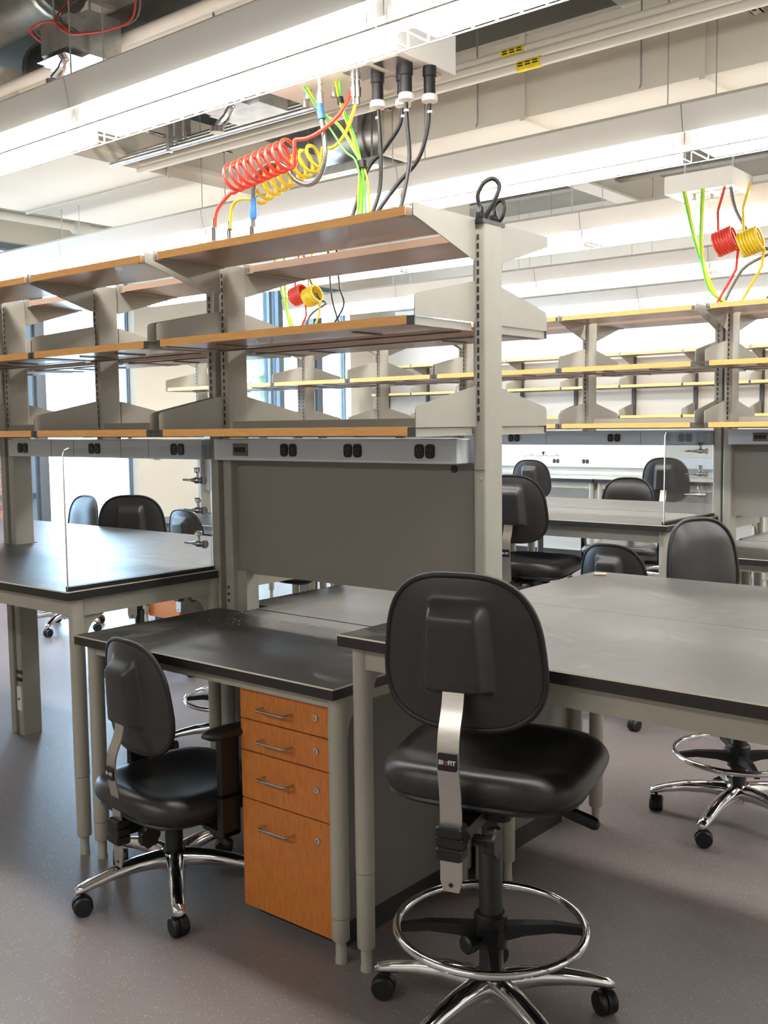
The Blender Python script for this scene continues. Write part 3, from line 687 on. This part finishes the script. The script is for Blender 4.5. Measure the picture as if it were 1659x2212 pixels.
# ------------------------------------------------------------------ drawer cabinet under the low desk
def drawer_cabinet(label, x, y, rot, zs, w=0.365, dp=0.585):
    cab = thing('drawer_cabinet', label, 'cabinet', (x, y, 0), rot)
    MB().box(0.001, w-0.001, 0.019, dp, 0.075, zs[0]).build('body', 'cabinet_side', cab)
    MB().box(0.01, w-0.01, 0.05, dp, 0.0, 0.075).build('toe_base', 'black_edge', cab)
    for i in range(4):
        z1, z0 = zs[i]-0.0018, zs[i+1]+0.0018
        d = MB().cbox(0.0, w, 0.0, 0.018, z0, z1, 0.0012).build('drawer', 'maple_front', cab)
        hz = z1-0.047 if i < 2 else z1-0.062
        hx = w*0.42
        hp = [(hx-0.058, 0, hz), (hx-0.058, -0.026, hz), (hx-0.052, -0.033, hz), (hx+0.052, -0.033, hz), (hx+0.058, -0.026, hz), (hx+0.058, 0, hz)]
        MB().tube(hp, 0.0042, 10).build('handle', 'nickel', d, True)
        lk = MB().lathe([(0.006, -0.005), (0.0085, -0.0045), (0.010, -0.002), (0.010, 0)], n=18, axis='y', cx=w*0.835, cz=hz+0.008).build('lock', 'chrome', d, True)
        MB().box(w*0.835-0.001, w*0.835+0.001, -0.0056, -0.004, hz+0.004, hz+0.012).build('keyhole', 'slot_dark', lk)
    return cab
ZS = [0.697, 0.604, 0.510, 0.366, 0.038]
drawer_cabinet('maple fronted drawer cabinet under the low desk in front', -2.187, 1.972, 0, ZS)
drawer_cabinet('drawer cabinet with grey side behind the front stool seat', -1.80, 3.235, PI, ZS)
drawer_cabinet('small far maple drawer cabinet under the window desk', -6.22, 4.71, 0, ZS)

# ------------------------------------------------------------------ lab chairs
def superell(a, b, n, th, skew=0.0):
    c, s = math.cos(th), math.sin(th)
    x = a*math.copysign(abs(c)**(2/n), c); z = b*math.copysign(abs(s)**(2/n), s)
    return x*(1-skew*z/b), z
def sstep(t): t = max(0, min(1, t)); return t*t*(3-2*t)
CH = {}
def chair_meshes():
    A, B, NT = 0.180, 0.171, 88
    RR = [0.0, 0.1, 0.2, 0.27, 0.32, 0.36, 0.4, 0.44, 0.48, 0.52, 0.56, 0.6, 0.64, 0.68, 0.72, 0.76, 0.82, 0.88, 0.94, 0.98, 1.0]
    def surf(front):
        rings = []
        for r in RR:
            ring = []
            for k in range(NT):
                x, z = superell(A, B, 2.9, 2*PI*k/NT, 0.10); x *= max(r, 1e-3); z *= max(r, 1e-3)
                cur = 0.85*x*x
                if front: y = 0.052*(1-r**3.2)+0.012*sstep((1-r)/0.05)*0
                else:
                    y = -0.012*(1-r**5)-0.038*sstep((0.082-0.012*z/B-abs(x))/0.026)*sstep((z+0.085)/0.014)*sstep((0.128-z)/0.048)
                ring.append((x, y+cur-0.01, z))
            rings.append(ring)
        return rings
    CH['back_shell'] = MB().loft(surf(False), cap=False).mesh('back_shell', 'shell_black', True, 60)
    CH['back_cushion'] = MB().loft(surf(True), cap=False).mesh('back_cushion', 'vinyl', True, 60)
    rim = [(x*1.0, 0.85*x*x-0.008, z) for x, z in (superell(A, B, 2.9, 2*PI*k/64, 0.10) for k in range(64))]
    CH['back_piping'] = MB().tube(rim, 0.0075, 8, closed=True).mesh('back_piping', 'plastic_black', True, 60)
    # seat
    prof = [(0.001, -0.016), (0.25, -0.016), (0.45, -0.012), (0.62, -0.004), (0.75, 0.002), (0.85, 0.002), (0.92, -0.004), (0.965, -0.015), (0.99, -0.03), (1.0, -0.045), (0.985, -0.06), (0.95, -0.072), (0.9, -0.078), (0.001, -0.078)]
    rings = []
    for r, z in prof:
        ring = []
        for k in range(NT):
            x, y = superell(0.25, 0.232, 3.4, 2*PI*k/NT, -0.06); x *= r; y *= r
            tt = max(0, min(1, (y+0.16)/0.38)); zz = (z if z > -0.02 else -0.02+(z+0.02)*(1-0.55*tt)) + 0.016*tt + 0.018*max(0, (-y-0.08)/0.14)
            ring.append((x, y+0.03, zz))
        rings.append(ring)
    CH['seat'] = MB().loft(rings, cap=False).mesh('seat', 'vinyl', True, 60)
    rings = []
    for r, z in ((0.93, -0.070), (0.95, -0.08), (0.88, -0.09), (0.001, -0.092)):
        ring = []
        for k in range(40):
            x, y = superell(0.25, 0.232, 3.4, 2*PI*k/40, -0.06); x *= r; y *= r
            tt = max(0, min(1, (y+0.16)/0.38)); zz = -0.02+(z+0.02)*(1-0.55*tt)+0.016*tt+0.018*max(0, (-y-0.08)/0.14)
            ring.append((x, y+0.03, zz))
        rings.append(ring)
    CH['seat_pan'] = MB().loft(rings, cap=False).mesh('seat_pan', 'plastic_black', True, 60)
    # spine bar, (y,z) centre line relative to seat top
    cl = [(-0.262, -0.222), (-0.262, -0.06), (-0.266, 0.0), (-0.276, 0.06), (-0.272, 0.12), (-0.25, 0.175), (-0.238, 0.225)]
    pts = [Vector((0, a, b)) for a, b in cl]; sp = spline(pts, 5); rg = []
    for i, p in enumerate(sp):
        t = (sp[min(i+1, len(sp)-1)]-sp[max(i-1, 0)]).normalized(); nn = Vector((0, -t.z, t.y))
        hw = 0.0245 if i > 0 else 0.018
        rg.append([tuple(p+Vector((-hw, 0, 0))+nn*0.0025), tuple(p+Vector((hw, 0, 0))+nn*0.0025), tuple(p+Vector((hw, 0, 0))-nn*0.0025), tuple(p+Vector((-hw, 0, 0))-nn*0.0025)])
    CH['spine_bar'] = MB().loft(rg).mesh('spine_bar', 'brushed', True, 40)
    CH['bar_hole'] = MB().lathe([(0.005, -0.0035), (0.005, 0.003)], n=10, axis='y', cy=-0.262, cz=-0.207).mesh('bar_hole', 'plastic_black')
    CH['label_plate'] = MB().prism(rrect(-0.0215, 0.0215, 0.05, 0.088, 0.004), -0.2835, -0.277, 'y').mesh('label_plate', 'label_dark')
    CH['clamp'] = MB().cbox(-0.03, 0.03, -0.28, -0.235, -0.150, -0.122, 0.004).cbox(-0.03, 0.03, -0.277, -0.235, -0.122, -0.1, 0.002).cbox(-0.03, 0.03, -0.28, -0.235, -0.1, -0.075, 0.004).mesh('clamp', 'plastic_black')
    CH['support_arm'] = MB().box(-0.022, 0.022, -0.245, -0.02, -0.125, -0.095).mesh('support_arm', 'plastic_black')
    kn = []
    for t, rr in ((0.0, 0.012), (0.03, 0.012), (0.032, 0.03), (0.05, 0.034), (0.056, 0.03)):
        kn.append([(0.03+t, -0.2+rr*(1+0.08*math.cos(7*2*PI*k/42))*math.cos(2*PI*k/42), -0.125+rr*(1+0.08*math.cos(7*2*PI*k/42))*math.sin(2*PI*k/42)) for k in range(42)])
    CH['knob'] = MB().loft(kn).mesh('knob', 'plastic_black', True, 40)
    CH['mechanism'] = MB().cbox(-0.075, 0.075, -0.09, 0.13, -0.128, -0.088, 0.008).mesh('mechanism', 'plastic_black')
    CH['lever'] = MB().tube(spline([(0.06, 0.02, -0.115), (0.13, 0.03, -0.12), (0.17, 0.035, -0.125), (0.22, 0.04, -0.14), (0.25, 0.042, -0.152)], 4), [0.006]*6+[0.008, 0.011, 0.014, 0.015, 0.016, 0.016, 0.016, 0.016, 0.016, 0.013, 0.008], 8).mesh('lever', 'plastic_black', True)
    # base leg along +x, unit radius 0.29
    rg = []
    for s_, zc, hw, hh in ((0.02, 0.108, 0.032, 0.034), (0.06, 0.112, 0.029, 0.031), (0.12, 0.112, 0.026, 0.027), (0.19, 0.104, 0.0235, 0.023), (0.255, 0.090, 0.021, 0.0185), (0.29, 0.080, 0.0195, 0.016), (0.31, 0.074, 0.015, 0.012)):
        rg.append([(s_, hw*math.cos(a), zc+(hh*math.sin(a) if math.sin(a) > 0 else hh*0.8*math.sin(a))) for a in [2*PI*k/14 for k in range(14)]])
    CH['base_leg'] = MB().loft(rg).mesh('base_leg', 'chrome', True, 70)
    CH['hub'] = MB().lathe([(0.034, 0.075), (0.043, 0.08), (0.043, 0.135), (0.036, 0.142)], n=24).mesh('hub', 'chrome', True, 40)
    c = MB()
    for s_ in (-1, 1): c.lathe([(0.012, s_*0.004), (0.0265, s_*0.004), (0.029, s_*0.008), (0.029, s_*0.020), (0.025, s_*0.0245), (0.01, s_*0.0245)], n=20, axis='y', cz=0.029)
    CH['caster'] = c.mesh('caster', 'plastic_black', True, 40)
    hd = MB()
    hd.lathe([(0.006, 0.045), (0.006, 0.078)], n=10)
    hd.lathe([(0.0305, -0.004), (0.0305, 0.004)], n=20, axis='y', cz=0.031)
    CH['caster_stem'] = hd.mesh('caster_stem', 'plastic_black', True, 40)
    CH['foot_ring'] = MB().tube([(0.225*math.cos(2*PI*k/56), 0.225*math.sin(2*PI*k/56), 0) for k in range(56)], 0.0105, 10, closed=True).mesh('foot_ring', 'chrome', True, 80)
    sp = MB(); rg = []
    for s_, zc, hw, hh in ((0.03, -0.012, 0.018, 0.018), (0.08, -0.004, 0.014, 0.014), (0.15, 0.0, 0.011, 0.011), (0.222, -0.008, 0.009, 0.009)):
        rg.append([(s_, -hw, zc-hh), (s_, hw, zc-hh), (s_, hw, zc+hh), (s_, -hw, zc+hh)])
    CH['ring_spoke'] = MB().loft(rg).mesh('ring_spoke', 'plastic_black')
    CH['ring_collar'] = MB().lathe([(0.032, -0.05), (0.04, -0.045), (0.04, 0.03), (0.034, 0.036)], n=20).mesh('ring_collar', 'plastic_black', True, 40)
    kn = MB().lathe([(0.008, 0.04), (0.008, 0.06), (0.022, 0.062), (0.022, 0.085), (0.016, 0.09)], n=14, axis='x', cz=-0.02)
    CH['collar_knob'] = kn.mesh('collar_knob', 'plastic_black', True, 40)
    # arms
    pad = []
    for t in range(9):
        u = -1+2*t/8; k = max(0.05, (1-u**4))**0.5
        pad.append([(0.038*k*math.cos(a), 0.085*u, 0.018*k*math.sin(a)) for a in [2*PI*j/16 for j in range(16)]])
    CH['arm_pad'] = MB().loft(pad).mesh('arm_pad', 'vinyl', True, 60)
    CH['arm_post'] = MB().cbox(-0.012, 0.012, -0.035, 0.035, -0.2, -0.01, 0.004).mesh('arm_post', 'plastic_black')
    CH['arm_bracket'] = MB().cbox(-0.1, 0.012, -0.03, 0.03, -0.315, -0.295, 0.004).cbox(-0.014, 0.012, -0.035, 0.035, -0.315, -0.18, 0.004).mesh('arm_bracket', 'plastic_black')
    # print on the label
    def txt(s_, size):
        cu = bpy.data.curves.new('t', 'FONT'); cu.body = s_; cu.size = size; cu.extrude = 0.0003; cu.offset = 0.00035; cu.align_x = 'CENTER'; cu.align_y = 'CENTER'
        ob = bpy.data.objects.new('t', cu); C.objects.link(ob); bpy.context.view_layer.update()
        me = bpy.data.meshes.new_from_object(ob); bpy.data.objects.remove(ob)
        return me
    for nm, s_, dx in (('BI', 'BI', -0.0135), ('FIT', 'FIT', 0.0105)):
        me = txt(s_, 0.0135); me.transform(Matrix.Translation((dx, -0.2842, 0.068)) @ Matrix.Rotation(PI/2, 4, 'X'))
        me.materials.clear(); me.materials.append(MATS['print_white']); me.name = 'lettering'; CH['lettering_'+nm] = me
    em = MB()
    for k in range(3):
        a0 = 2*PI*k/3
        pts = [(-0.0035+0.0008*math.cos(a0)+0.0052*math.cos(a0+q)*0.75, 0.068+0.0052*math.sin(a0+q)*0.75+0.0008*math.sin(a0)) for q in (0, 0.5, 1.0, 1.5)]
        pts += [(-0.0035+0.0022*math.cos(a0+1.3), 0.068+0.0022*math.sin(a0+1.3)), (-0.0035+0.0022*math.cos(a0+0.2), 0.068+0.0022*math.sin(a0+0.2))]
        em.prism(pts, -0.2846, -0.2838, 'y')
    CH['emblem'] = em.mesh('emblem', 'print_pink')
chair_meshes()
def chair(label, x, y, phi, hs, ring=True, arms=False, base=0.0, tilt=4, mark=True, cat=None, boff=0.0):
    """phi: facing direction in degrees from +X; hs: seat top height"""
    r = thing('lab_stool' if ring else 'lab_chair', label, cat or ('stool' if ring else 'chair'), (x, y, 0), math.radians(phi-90), 'black laboratory chairs')
    def P(n, parent=r, loc=None, nm=None): return link(nm or n, CH[n], parent, loc)
    P('seat', loc=(0, 0, hs)); P('seat_pan', loc=(0, 0, hs)); P('mechanism', loc=(0, 0, hs)); P('lever', loc=(0, 0, hs))
    sb = P('spine_bar', loc=(0, boff, hs)); P('bar_hole', sb)
    if mark:
        lp = P('label_plate', sb); 
        for q in ('lettering_BI', 'lettering_FIT', 'emblem'): 
            o = P(q, sb, nm=q.split('_')[0])
    P('clamp', loc=(0, boff, hs)); P('support_arm', loc=(0, boff, hs)); P('knob', loc=(0, boff, hs))
    bs = P('back_shell', loc=(0, -0.198+boff, hs+0.288), nm='backrest'); bs.rotation_euler = (math.radians(tilt), 0, 0)
    P('back_cushion', bs); P('back_piping', bs)
    top = hs-0.1
    k = ('col', round(hs, 3))
    if k not in CH:
        mid = max(0.25, min(top-0.12, 0.5))
        CH[k] = MB().lathe([(0.028, 0.09), (0.028, mid), (0.025, mid+0.004), (0.0215, mid+0.006), (0.0215, top)], n=20).mesh('column', 'plastic_black', True, 40)
    link('column', CH[k], r)
    P('hub')
    for i in range(5):
        a = math.radians(base+72*i)-r.rotation_euler.z
        l = P('base_leg'); l.rotation_euler = (0, 0, a)
        c = P('caster'); c.location = (0.29*math.cos(a), 0.29*math.sin(a), 0); c.rotation_euler = (0, 0, a*3.1+i)
        P('caster_stem', c)
    if ring:
        fr = P('foot_ring', loc=(0, 0, 0.252))
        for i in range(4):
            s_ = P('ring_spoke', fr); s_.rotation_euler = (0, 0, math.radians(36)-r.rotation_euler.z+PI/2*i)
        P('ring_collar', fr); kn = P('collar_knob', fr); kn.rotation_euler = (0, 0, -2.0)
    if arms:
        for s_ in (-1, 1):
            p = P('arm_pad', loc=(s_*0.262, 0.03, hs+0.2)); P('arm_post', p)
            b = P('arm_bracket', p)
            if s_ < 0: b.scale = (-1, 1, 1)
    return r
chair('black lab stool with chrome foot ring in the foreground', -1.308, 1.963, 105, 0.672, base=193)
chair('low black lab chair with armrests beside the maple drawers', -2.483, 1.95, 83, 0.362, ring=False, arms=True, base=35, boff=0.07)
chair('black lab stool tucked under the far side of the right bench', -1.31, 3.58, -20, 0.63, base=-20)
chair('low black lab chair just behind the right bench, seen from behind', -2.23, 4.62, 85, 0.41, ring=False, base=10)
chair('black lab stool beside the end upright, label on its back strap', -2.82, 4.60, 97, 0.73, base=20)
chair('black lab stool by the far wall, left of the pair', -4.75, 7.95, 95, 0.67, base=50)
chair('black lab stool by the far wall, right of the pair', -3.42, 7.75, 100, 0.71, base=0)
chair('black lab stool facing the camera behind the splash panel bench', -3.2, 6.45, -75, 0.60, base=30, arms=True)
chair('black lab stool behind the left tall bench, back to camera', -4.827, 3.59, 135, 0.618, base=40)
chair('black lab chair lit blue near the window at far left', -6.46, 4.15, -90, 0.50, ring=False, base=15)
chair('low black lab chair at the desk beside the window', -5.33, 4.55, 88, 0.447, ring=False, base=25)
chair('black lab stool hidden behind the grey tack panel', -3.35, 3.0, -88, 0.60, base=5, boff=-0.18)

# ------------------------------------------------------------------ overhead service drops
def service_box(x0, x1, y0, y1, z0, z1, lab):
    r = thing('service_box', lab, 'service panel', ((x0+x1)/2, (y0+y1)/2, z0))
    a, b, c, d = -(x1-x0)/2, (x1-x0)/2, -(y1-y0)/2, (y1-y0)/2
    MB().cbox(a, b, c, d, 0, z1-z0, 0.003).build('housing', 'white_plastic', r)
    for k, (px, py) in enumerate(((b-0.075, d-0.09), (b-0.075, c+0.12), (b-0.2, d-0.09), (b-0.2, c+0.12))):
        MB().prism(rrect(px-0.05, px+0.05, py-0.05, py+0.05, 0.006), -0.004, 0, 'z').build('cover_plate', 'nickel', r)
    for px, py in ((a+0.05, 0.02), (a+0.12, -0.04), (a+0.2, 0.0)):
        MB().lathe([(0.012, -0.03), (0.012, 0)], n=12, cx=px, cy=py).build('port', 'nickel', r, True)
    for px in (a+0.05, b-0.05): MB().tube([(px, 0, z1-z0), (px, 0, (2.92 if x0 < -5 else ZC)-z0)], 0.008, 8).build('hanger_rod', 'galv', r)
    return r
service_box(-2.52, -1.948, 2.40, 2.74, 2.56, 2.685, 'white overhead service box with black plugs and hoses')
service_box(-2.35, -1.99, 5.19, 5.49, 2.645, 2.74, 'white overhead service box above the back island at right')
service_box(-5.3, -4.9, 5.19, 5.49, 2.645, 2.74, 'white overhead service box above the back island near the window')

def fitting(parent, x, y, z, h, up=1):
    m = MB().lathe([(0.011, 0), (0.011, h*0.15), (0.008, h*0.18), (0.008, h*0.4), (0.012, h*0.42), (0.012, h*0.75), (0.007, h*0.8), (0.007, h)], n=12)
    o = m.build('fitting', 'chrome', parent, True); o.location = (x, y, z); 
    if up < 0: o.rotation_euler = (PI, 0, 0)
    return o
def helix(p0, p1, turns, rad, n=18):
    p0, p1 = Vector(p0), Vector(p1); ax = (p1-p0).normalized(); u = Vector((0, 1, 0)); u = (u-ax*u.dot(ax)).normalized(); w = ax.cross(u)
    return [p0+(p1-p0)*(i/(turns*n))+u*(rad*math.sin(2*PI*i/n))+w*(-rad*math.cos(2*PI*i/n)) for i in range(int(turns*n)+1)]
def hose(label, m, lo, co, hi, turns, rad, r, top_fit=True, name='coiled_hose'):
    t = thing(name, label, 'hose', lo[0]); o = Vector(lo[0])
    path = spline(lo, 6)+helix(co[0], co[1], turns, rad)+spline(hi, 6)
    MB().tube([p-o for p in path], r, 8).build('tubing', m, t, True, 80)
    fitting(t, 0, 0, -0.02, 0.135); e = Vector(hi[-1])-o; fitting(t, e.x, e.y, e.z+0.03, 0.09, -1)
    return t
hose('red coiled air hose between service box and front shelf', 'hose_red',
     [(-2.791, 2.45, 2.07), (-2.784, 2.45, 2.187), (-2.76, 2.45, 2.225), (-2.72, 2.45, 2.25)], [(-2.709, 2.45, 2.305), (-2.40, 2.45, 2.345)],
     [(-2.37, 2.43, 2.375), (-2.33, 2.45, 2.377), (-2.278, 2.46, 2.393), (-2.233, 2.48, 2.428), (-2.207, 2.5, 2.472), (-2.192, 2.52, 2.53)], 9, 0.046, 0.0062)
hose('yellow coiled air hose below the red one', 'hose_yellow',
     [(-2.789, 2.52, 2.07), (-2.784, 2.52, 2.197), (-2.765, 2.52, 2.243), (-2.728, 2.52, 2.254), (-2.681, 2.52, 2.247)], [(-2.66, 2.54, 2.272), (-2.37, 2.54, 2.346)],
     [(-2.33, 2.52, 2.361), (-2.283, 2.52, 2.353), (-2.232, 2.52, 2.385), (-2.197, 2.52, 2.443), (-2.186, 2.53, 2.498), (-2.183, 2.53, 2.53)], 8, 0.042, 0.0058)
t = thing('braided_hose', 'grey braided steel hose with blue sleeves', 'hose', (-2.627, 2.48, 2.07)); o = Vector((-2.627, 2.48, 2.07))
gp = [(-2.627, 2.48, 2.07), (-2.624, 2.48, 2.16), (-2.622, 2.48, 2.232), (-2.616, 2.48, 2.278), (-2.594, 2.48, 2.318), (-2.521, 2.48, 2.336), (-2.46, 2.48, 2.311), (-2.414, 2.48, 2.261), (-2.355, 2.48, 2.24), (-2.309, 2.48, 2.259), (-2.284, 2.48, 2.314), (-2.286, 2.48, 2.387), (-2.301, 2.48, 2.462), (-2.303, 2.48, 2.52), (-2.30, 2.48, 2.54)]
MB().tube([p-o for p in spline(gp, 6)], 0.0085, 10).build('tubing', 'hose_braid', t, True, 80)
MB().tube([p-o for p in spline([(-2.624, 2.48, 2.165), (-2.622, 2.48, 2.21), (-2.622, 2.48, 2.235)], 3)], [0.011, 0.0135, 0.0135, 0.011, 0.011, 0.011, 0.010], 12).build('sleeve', 'sleeve_blue', t, True)
MB().tube([p-o for p in spline([(-2.294, 2.48, 2.435), (-2.301, 2.48, 2.47), (-2.303, 2.48, 2.51)], 3)], 0.0125, 12).build('sleeve', 'sleeve_blue', t, True)
fitting(t, 0, 0, -0.02, 0.115); fitting(t, -2.30+2.627, 0, 0.49, 0.1, -1)
def cables(label, name, strands, r, ties, cat='cable'):
    o = Vector(strands[0][1][-1]); t = thing(name, label, cat, o)
    for m, pts in strands: MB().tube([p-o for p in spline(pts, 6)], r, 6).build('strand', m, t, True, 80)
    for c, d, rr, hl in ties:
        c = Vector(c)-o; d = Vector(d).normalized()
        MB().tube([c-d*hl, c+d*hl], rr, 12).build('cable_tie', 'plastic_black', t, True)
J = lambda pts, dx, dy: [(p[0]+dx*(0.3 if 0.2 < i/(len(pts)-1) < 0.8 else 1), p[1]+dy, p[2]) for i, p in enumerate(pts)]
g1 = [(-2.392, 2.5, 2.565), (-2.379, 2.5, 2.55), (-2.353, 2.5, 2.514), (-2.323, 2.5, 2.471), (-2.243, 2.5, 2.412), (-2.176, 2.5, 2.32), (-2.148, 2.5, 2.273), (-2.129, 2.5, 2.205), (-2.122, 2.5, 2.05)]
g2 = [(-2.272, 2.53, 2.57), (-2.271, 2.53, 2.55), (-2.262, 2.53, 2.512), (-2.239, 2.53, 2.447), (-2.201, 2.53, 2.367), (-2.160, 2.51, 2.278), (-2.17, 2.52, 2.219), (-2.182, 2.52, 2.05)]
g1b = g1[:4]+[(-2.262, 2.49, 2.40), (-2.20, 2.49, 2.32), (-2.155, 2.49, 2.28), (-2.14, 2.49, 2.2), (-2.165, 2.5, 2.05)]
cables('green and yellow cable bundle with black ties over the front shelf', 'cable_bundle', [
    ('cable_green', J(g1, -0.006, 0)), ('cable_lime', J(g1, 0.004, 0.006)), ('cable_green', J(g1b, 0.0, -0.006)),
    ('cable_green', J(g2, -0.006, 0)), ('cable_lime', J(g2, 0.003, 0.005)), ('cable_lime', J(g2, 0.0, -0.006)), ('cable_green', J(g2, 0.012, 0.002))], 0.0032,
    [((-2.323, 2.499, 2.471), (0.5, 0, -0.8), 0.011, 0.009), ((-2.258, 2.53, 2.498), (0.2, 0, -1), 0.011, 0.010), ((-2.15, 2.505, 2.272), (0.15, 0, -1), 0.017, 0.012)])
def cord(label, pts):
    o = Vector(pts[0]); t = thing('power_cord', label, 'cord', o, group='black power cords')
    MB().lathe([(0.022, 0.055), (0.022, 0.025), (0.0185, 0.022), (0.0185, -0.028), (0.022, -0.03)], n=18).build('plug', 'plastic_black', t, True, 40)
    MB().lathe([(0.022, -0.03), (0.025, -0.034), (0.025, -0.05), (0.012, -0.055), (0.006, -0.057)], n=18).build('plug_collar', 'white_plastic', t, True, 40)
    MB().tube([p-o for p in spline([pts[0]]+pts[1:], 6)], 0.0065, 8).build('flex', 'plastic_black', t, True, 80)
    MB().lathe([(0.008, -0.085), (0.008, -0.078)], n=10).build('cord_band', 'white_plastic', t)
cord('black power cord, leftmost of four under the white service box', [(-2.126, 2.56, 2.505), (-2.123, 2.56, 2.43), (-2.12, 2.56, 2.387), (-2.115, 2.56, 2.286), (-2.117, 2.55, 2.185), (-2.133, 2.49, 2.05)])
cord('black power cord, second of four, crossing the leftmost', [(-2.055, 2.6, 2.505), (-2.06, 2.6, 2.43), (-2.075, 2.6, 2.39), (-2.134, 2.59, 2.325), (-2.184, 2.57, 2.268), (-2.206, 2.49, 2.05)])
cord('black power cord, third of four, hanging straight', [(-2.011, 2.56, 2.505), (-2.011, 2.56, 2.43), (-2.008, 2.56, 2.384), (-2.0, 2.56, 2.284), (-1.998, 2.54, 2.199), (-2.002, 2.49, 2.05)])
cord('black power cord, rightmost of four, bending across the third', [(-1.965, 2.62, 2.505), (-1.967, 2.62, 2.43), (-1.977, 2.62, 2.358), (-2.009, 2.61, 2.279), (-2.076, 2.58, 2.203), (-2.144, 2.49, 2.05)])
# looped power whips on the end upright
t = thing('cord_connector', 'black cord loops and glands on top of the end upright', 'connector', (-1.735, YB1, 2.04))
MB().box(-0.026, 0.026, -0.06, 0.06, 0, 0.012).build('top_plate', 'plastic_black', t)
for yy in (-0.035, 0.035): MB().lathe([(0.014, 0.012), (0.016, 0.018), (0.016, 0.032), (0.012, 0.036), (0.010, 0.052), (0.007, 0.054)], n=14, cy=yy).build('gland', 'plastic_black', t, True, 40)
MB().tube(spline([(0, -0.035, 0.05), (-0.005, -0.04, 0.085), (0.01, -0.03, 0.12), (0.03, -0.01, 0.132), (0.045, 0.0, 0.11), (0.035, -0.01, 0.07), (0.015, -0.02, 0.03), (0.01, -0.02, 0.01)], 6), 0.0065, 8).build('cord_loop', 'plastic_black', t, True, 80)
MB().tube(spline([(0, 0.035, 0.05), (0.005, 0.04, 0.07), (0.02, 0.048, 0.08), (0.032, 0.05, 0.062), (0.026, 0.045, 0.03), (0.01, 0.04, 0.012)], 6), 0.006, 8).build('cord_loop', 'plastic_black', t, True, 80)

def compact_drop(x, y, zt, zb, who, flip=1):
    """smaller service drop: bunched coils, bundle and cords"""
    h = zt-zb; f = flip
    o = Vector((x, y, zb))
    def mk(lab, nm, cat, strands, r, grp=None):
        t = thing(nm, lab+' '+who, cat, o, group=grp)
        for m, pts in strands: MB().tube([Vector(p) for p in (spline(pts, 5))], r, 6).build('strand', m, t, True, 80)
        return t
    for m, lab, x0, x1, z0, z1 in (('hose_red', 'bunched red coiled hose', -0.03*f, 0.07*f, 0.64, 0.44), ('hose_yellow', 'bunched yellow coiled hose', 0.10*f, 0.2*f, 0.6, 0.42)):
        t = thing('coiled_hose', lab+' '+who, 'hose', o)
        hx = helix((x0, 0, h*(z0+z1)/2-0.015), (x1, 0, h*(z0+z1)/2+0.015), 7, 0.06, 14)
        MB().tube([Vector((x0+0.03, 0.03, h)), Vector((x0, 0.02, h*0.8))]+hx+[Vector((x1, 0.02, h*0.3)), Vector((x0, 0, 0))], 0.0075, 7).build('tubing', m, t, True, 80)
    mk('green and yellow cable bundle', 'cable_bundle', 'cable', [('cable_green', [(-0.2*f, -0.02, h), (-0.14*f, 0, h*0.55), (-0.05*f, 0.02, h*0.15), (0.02*f, 0.02, 0)]), ('cable_lime', [(-0.19*f, -0.02, h), (-0.13*f, 0, h*0.55), (-0.045*f, 0.02, h*0.15), (0.03*f, 0.02, 0)]), ('cable_green', [(-0.1*f, -0.02, h), (-0.11*f, 0, h*0.5), (-0.06*f, 0, h*0.15), (0.05*f, 0.02, 0)]), ('cable_lime', [(-0.09*f, -0.02, h), (-0.1*f, 0, h*0.5), (-0.05*f, 0, h*0.15), (0.06*f, 0.02, 0)])], 0.006)
    mk('grey braided hose', 'braided_hose', 'hose', [('hose_braid', [(0.02*f, 0.06, h), (0.05*f, 0.06, h*0.8), (0.16*f, 0.05, h*0.5), (0.24*f, 0.04, h*0.42), (0.1*f, 0.03, h*0.3), (0.0, 0.02, 0)])], 0.009)
    for k, xx in enumerate((0.26, 0.34)):
        mk(('left', 'right')[k]+' black power cord', 'power_cord', 'cord', [('plastic_black', [(xx*f, 0.05, h), (xx*f+0.02, 0.05, h*0.6), (xx*f+0.06*f, 0.04, h*0.35), (xx*f+(0.16-0.3*k)*f, 0.03, 0)])], 0.0065)
compact_drop(-2.04, 5.2, 2.645, 2.04, 'over the back island at right')
compact_drop(-5.08, 5.2, 2.645, 2.04, 'over the back island near the window', 1)

# ------------------------------------------------------------------ litter on bench tops
k = 0
for (x, y, z, lab, sx, sy, m) in ((-1.68, 3.22, 0.9145, 'small beige chip at the far corner of the right bench', 0.022, 0.008, 'crumb'),):
    o = MB().cbox(-sx, sx, -sy, sy, 0, 0.008, 0.002).build('chip', m); o.location = (x, y, z); o.rotation_euler = (0, 0, 0.5); tag(o, lab, 'chip')
dust = MB()
for i in range(90):
    x = random.uniform(-2.78, -2.2); y = 2.55-abs(random.gauss(0, 0.10)); s_ = random.uniform(0.0007, 0.0018)
    dust.box(x-s_, x+s_, y-s_, y+s_, 0.7702, 0.7702+s_)
tag(dust.build('drilling_crumbs', 'crumb'), 'pale drilling crumbs scattered on the low desk top', 'crumbs', kind='stuff')
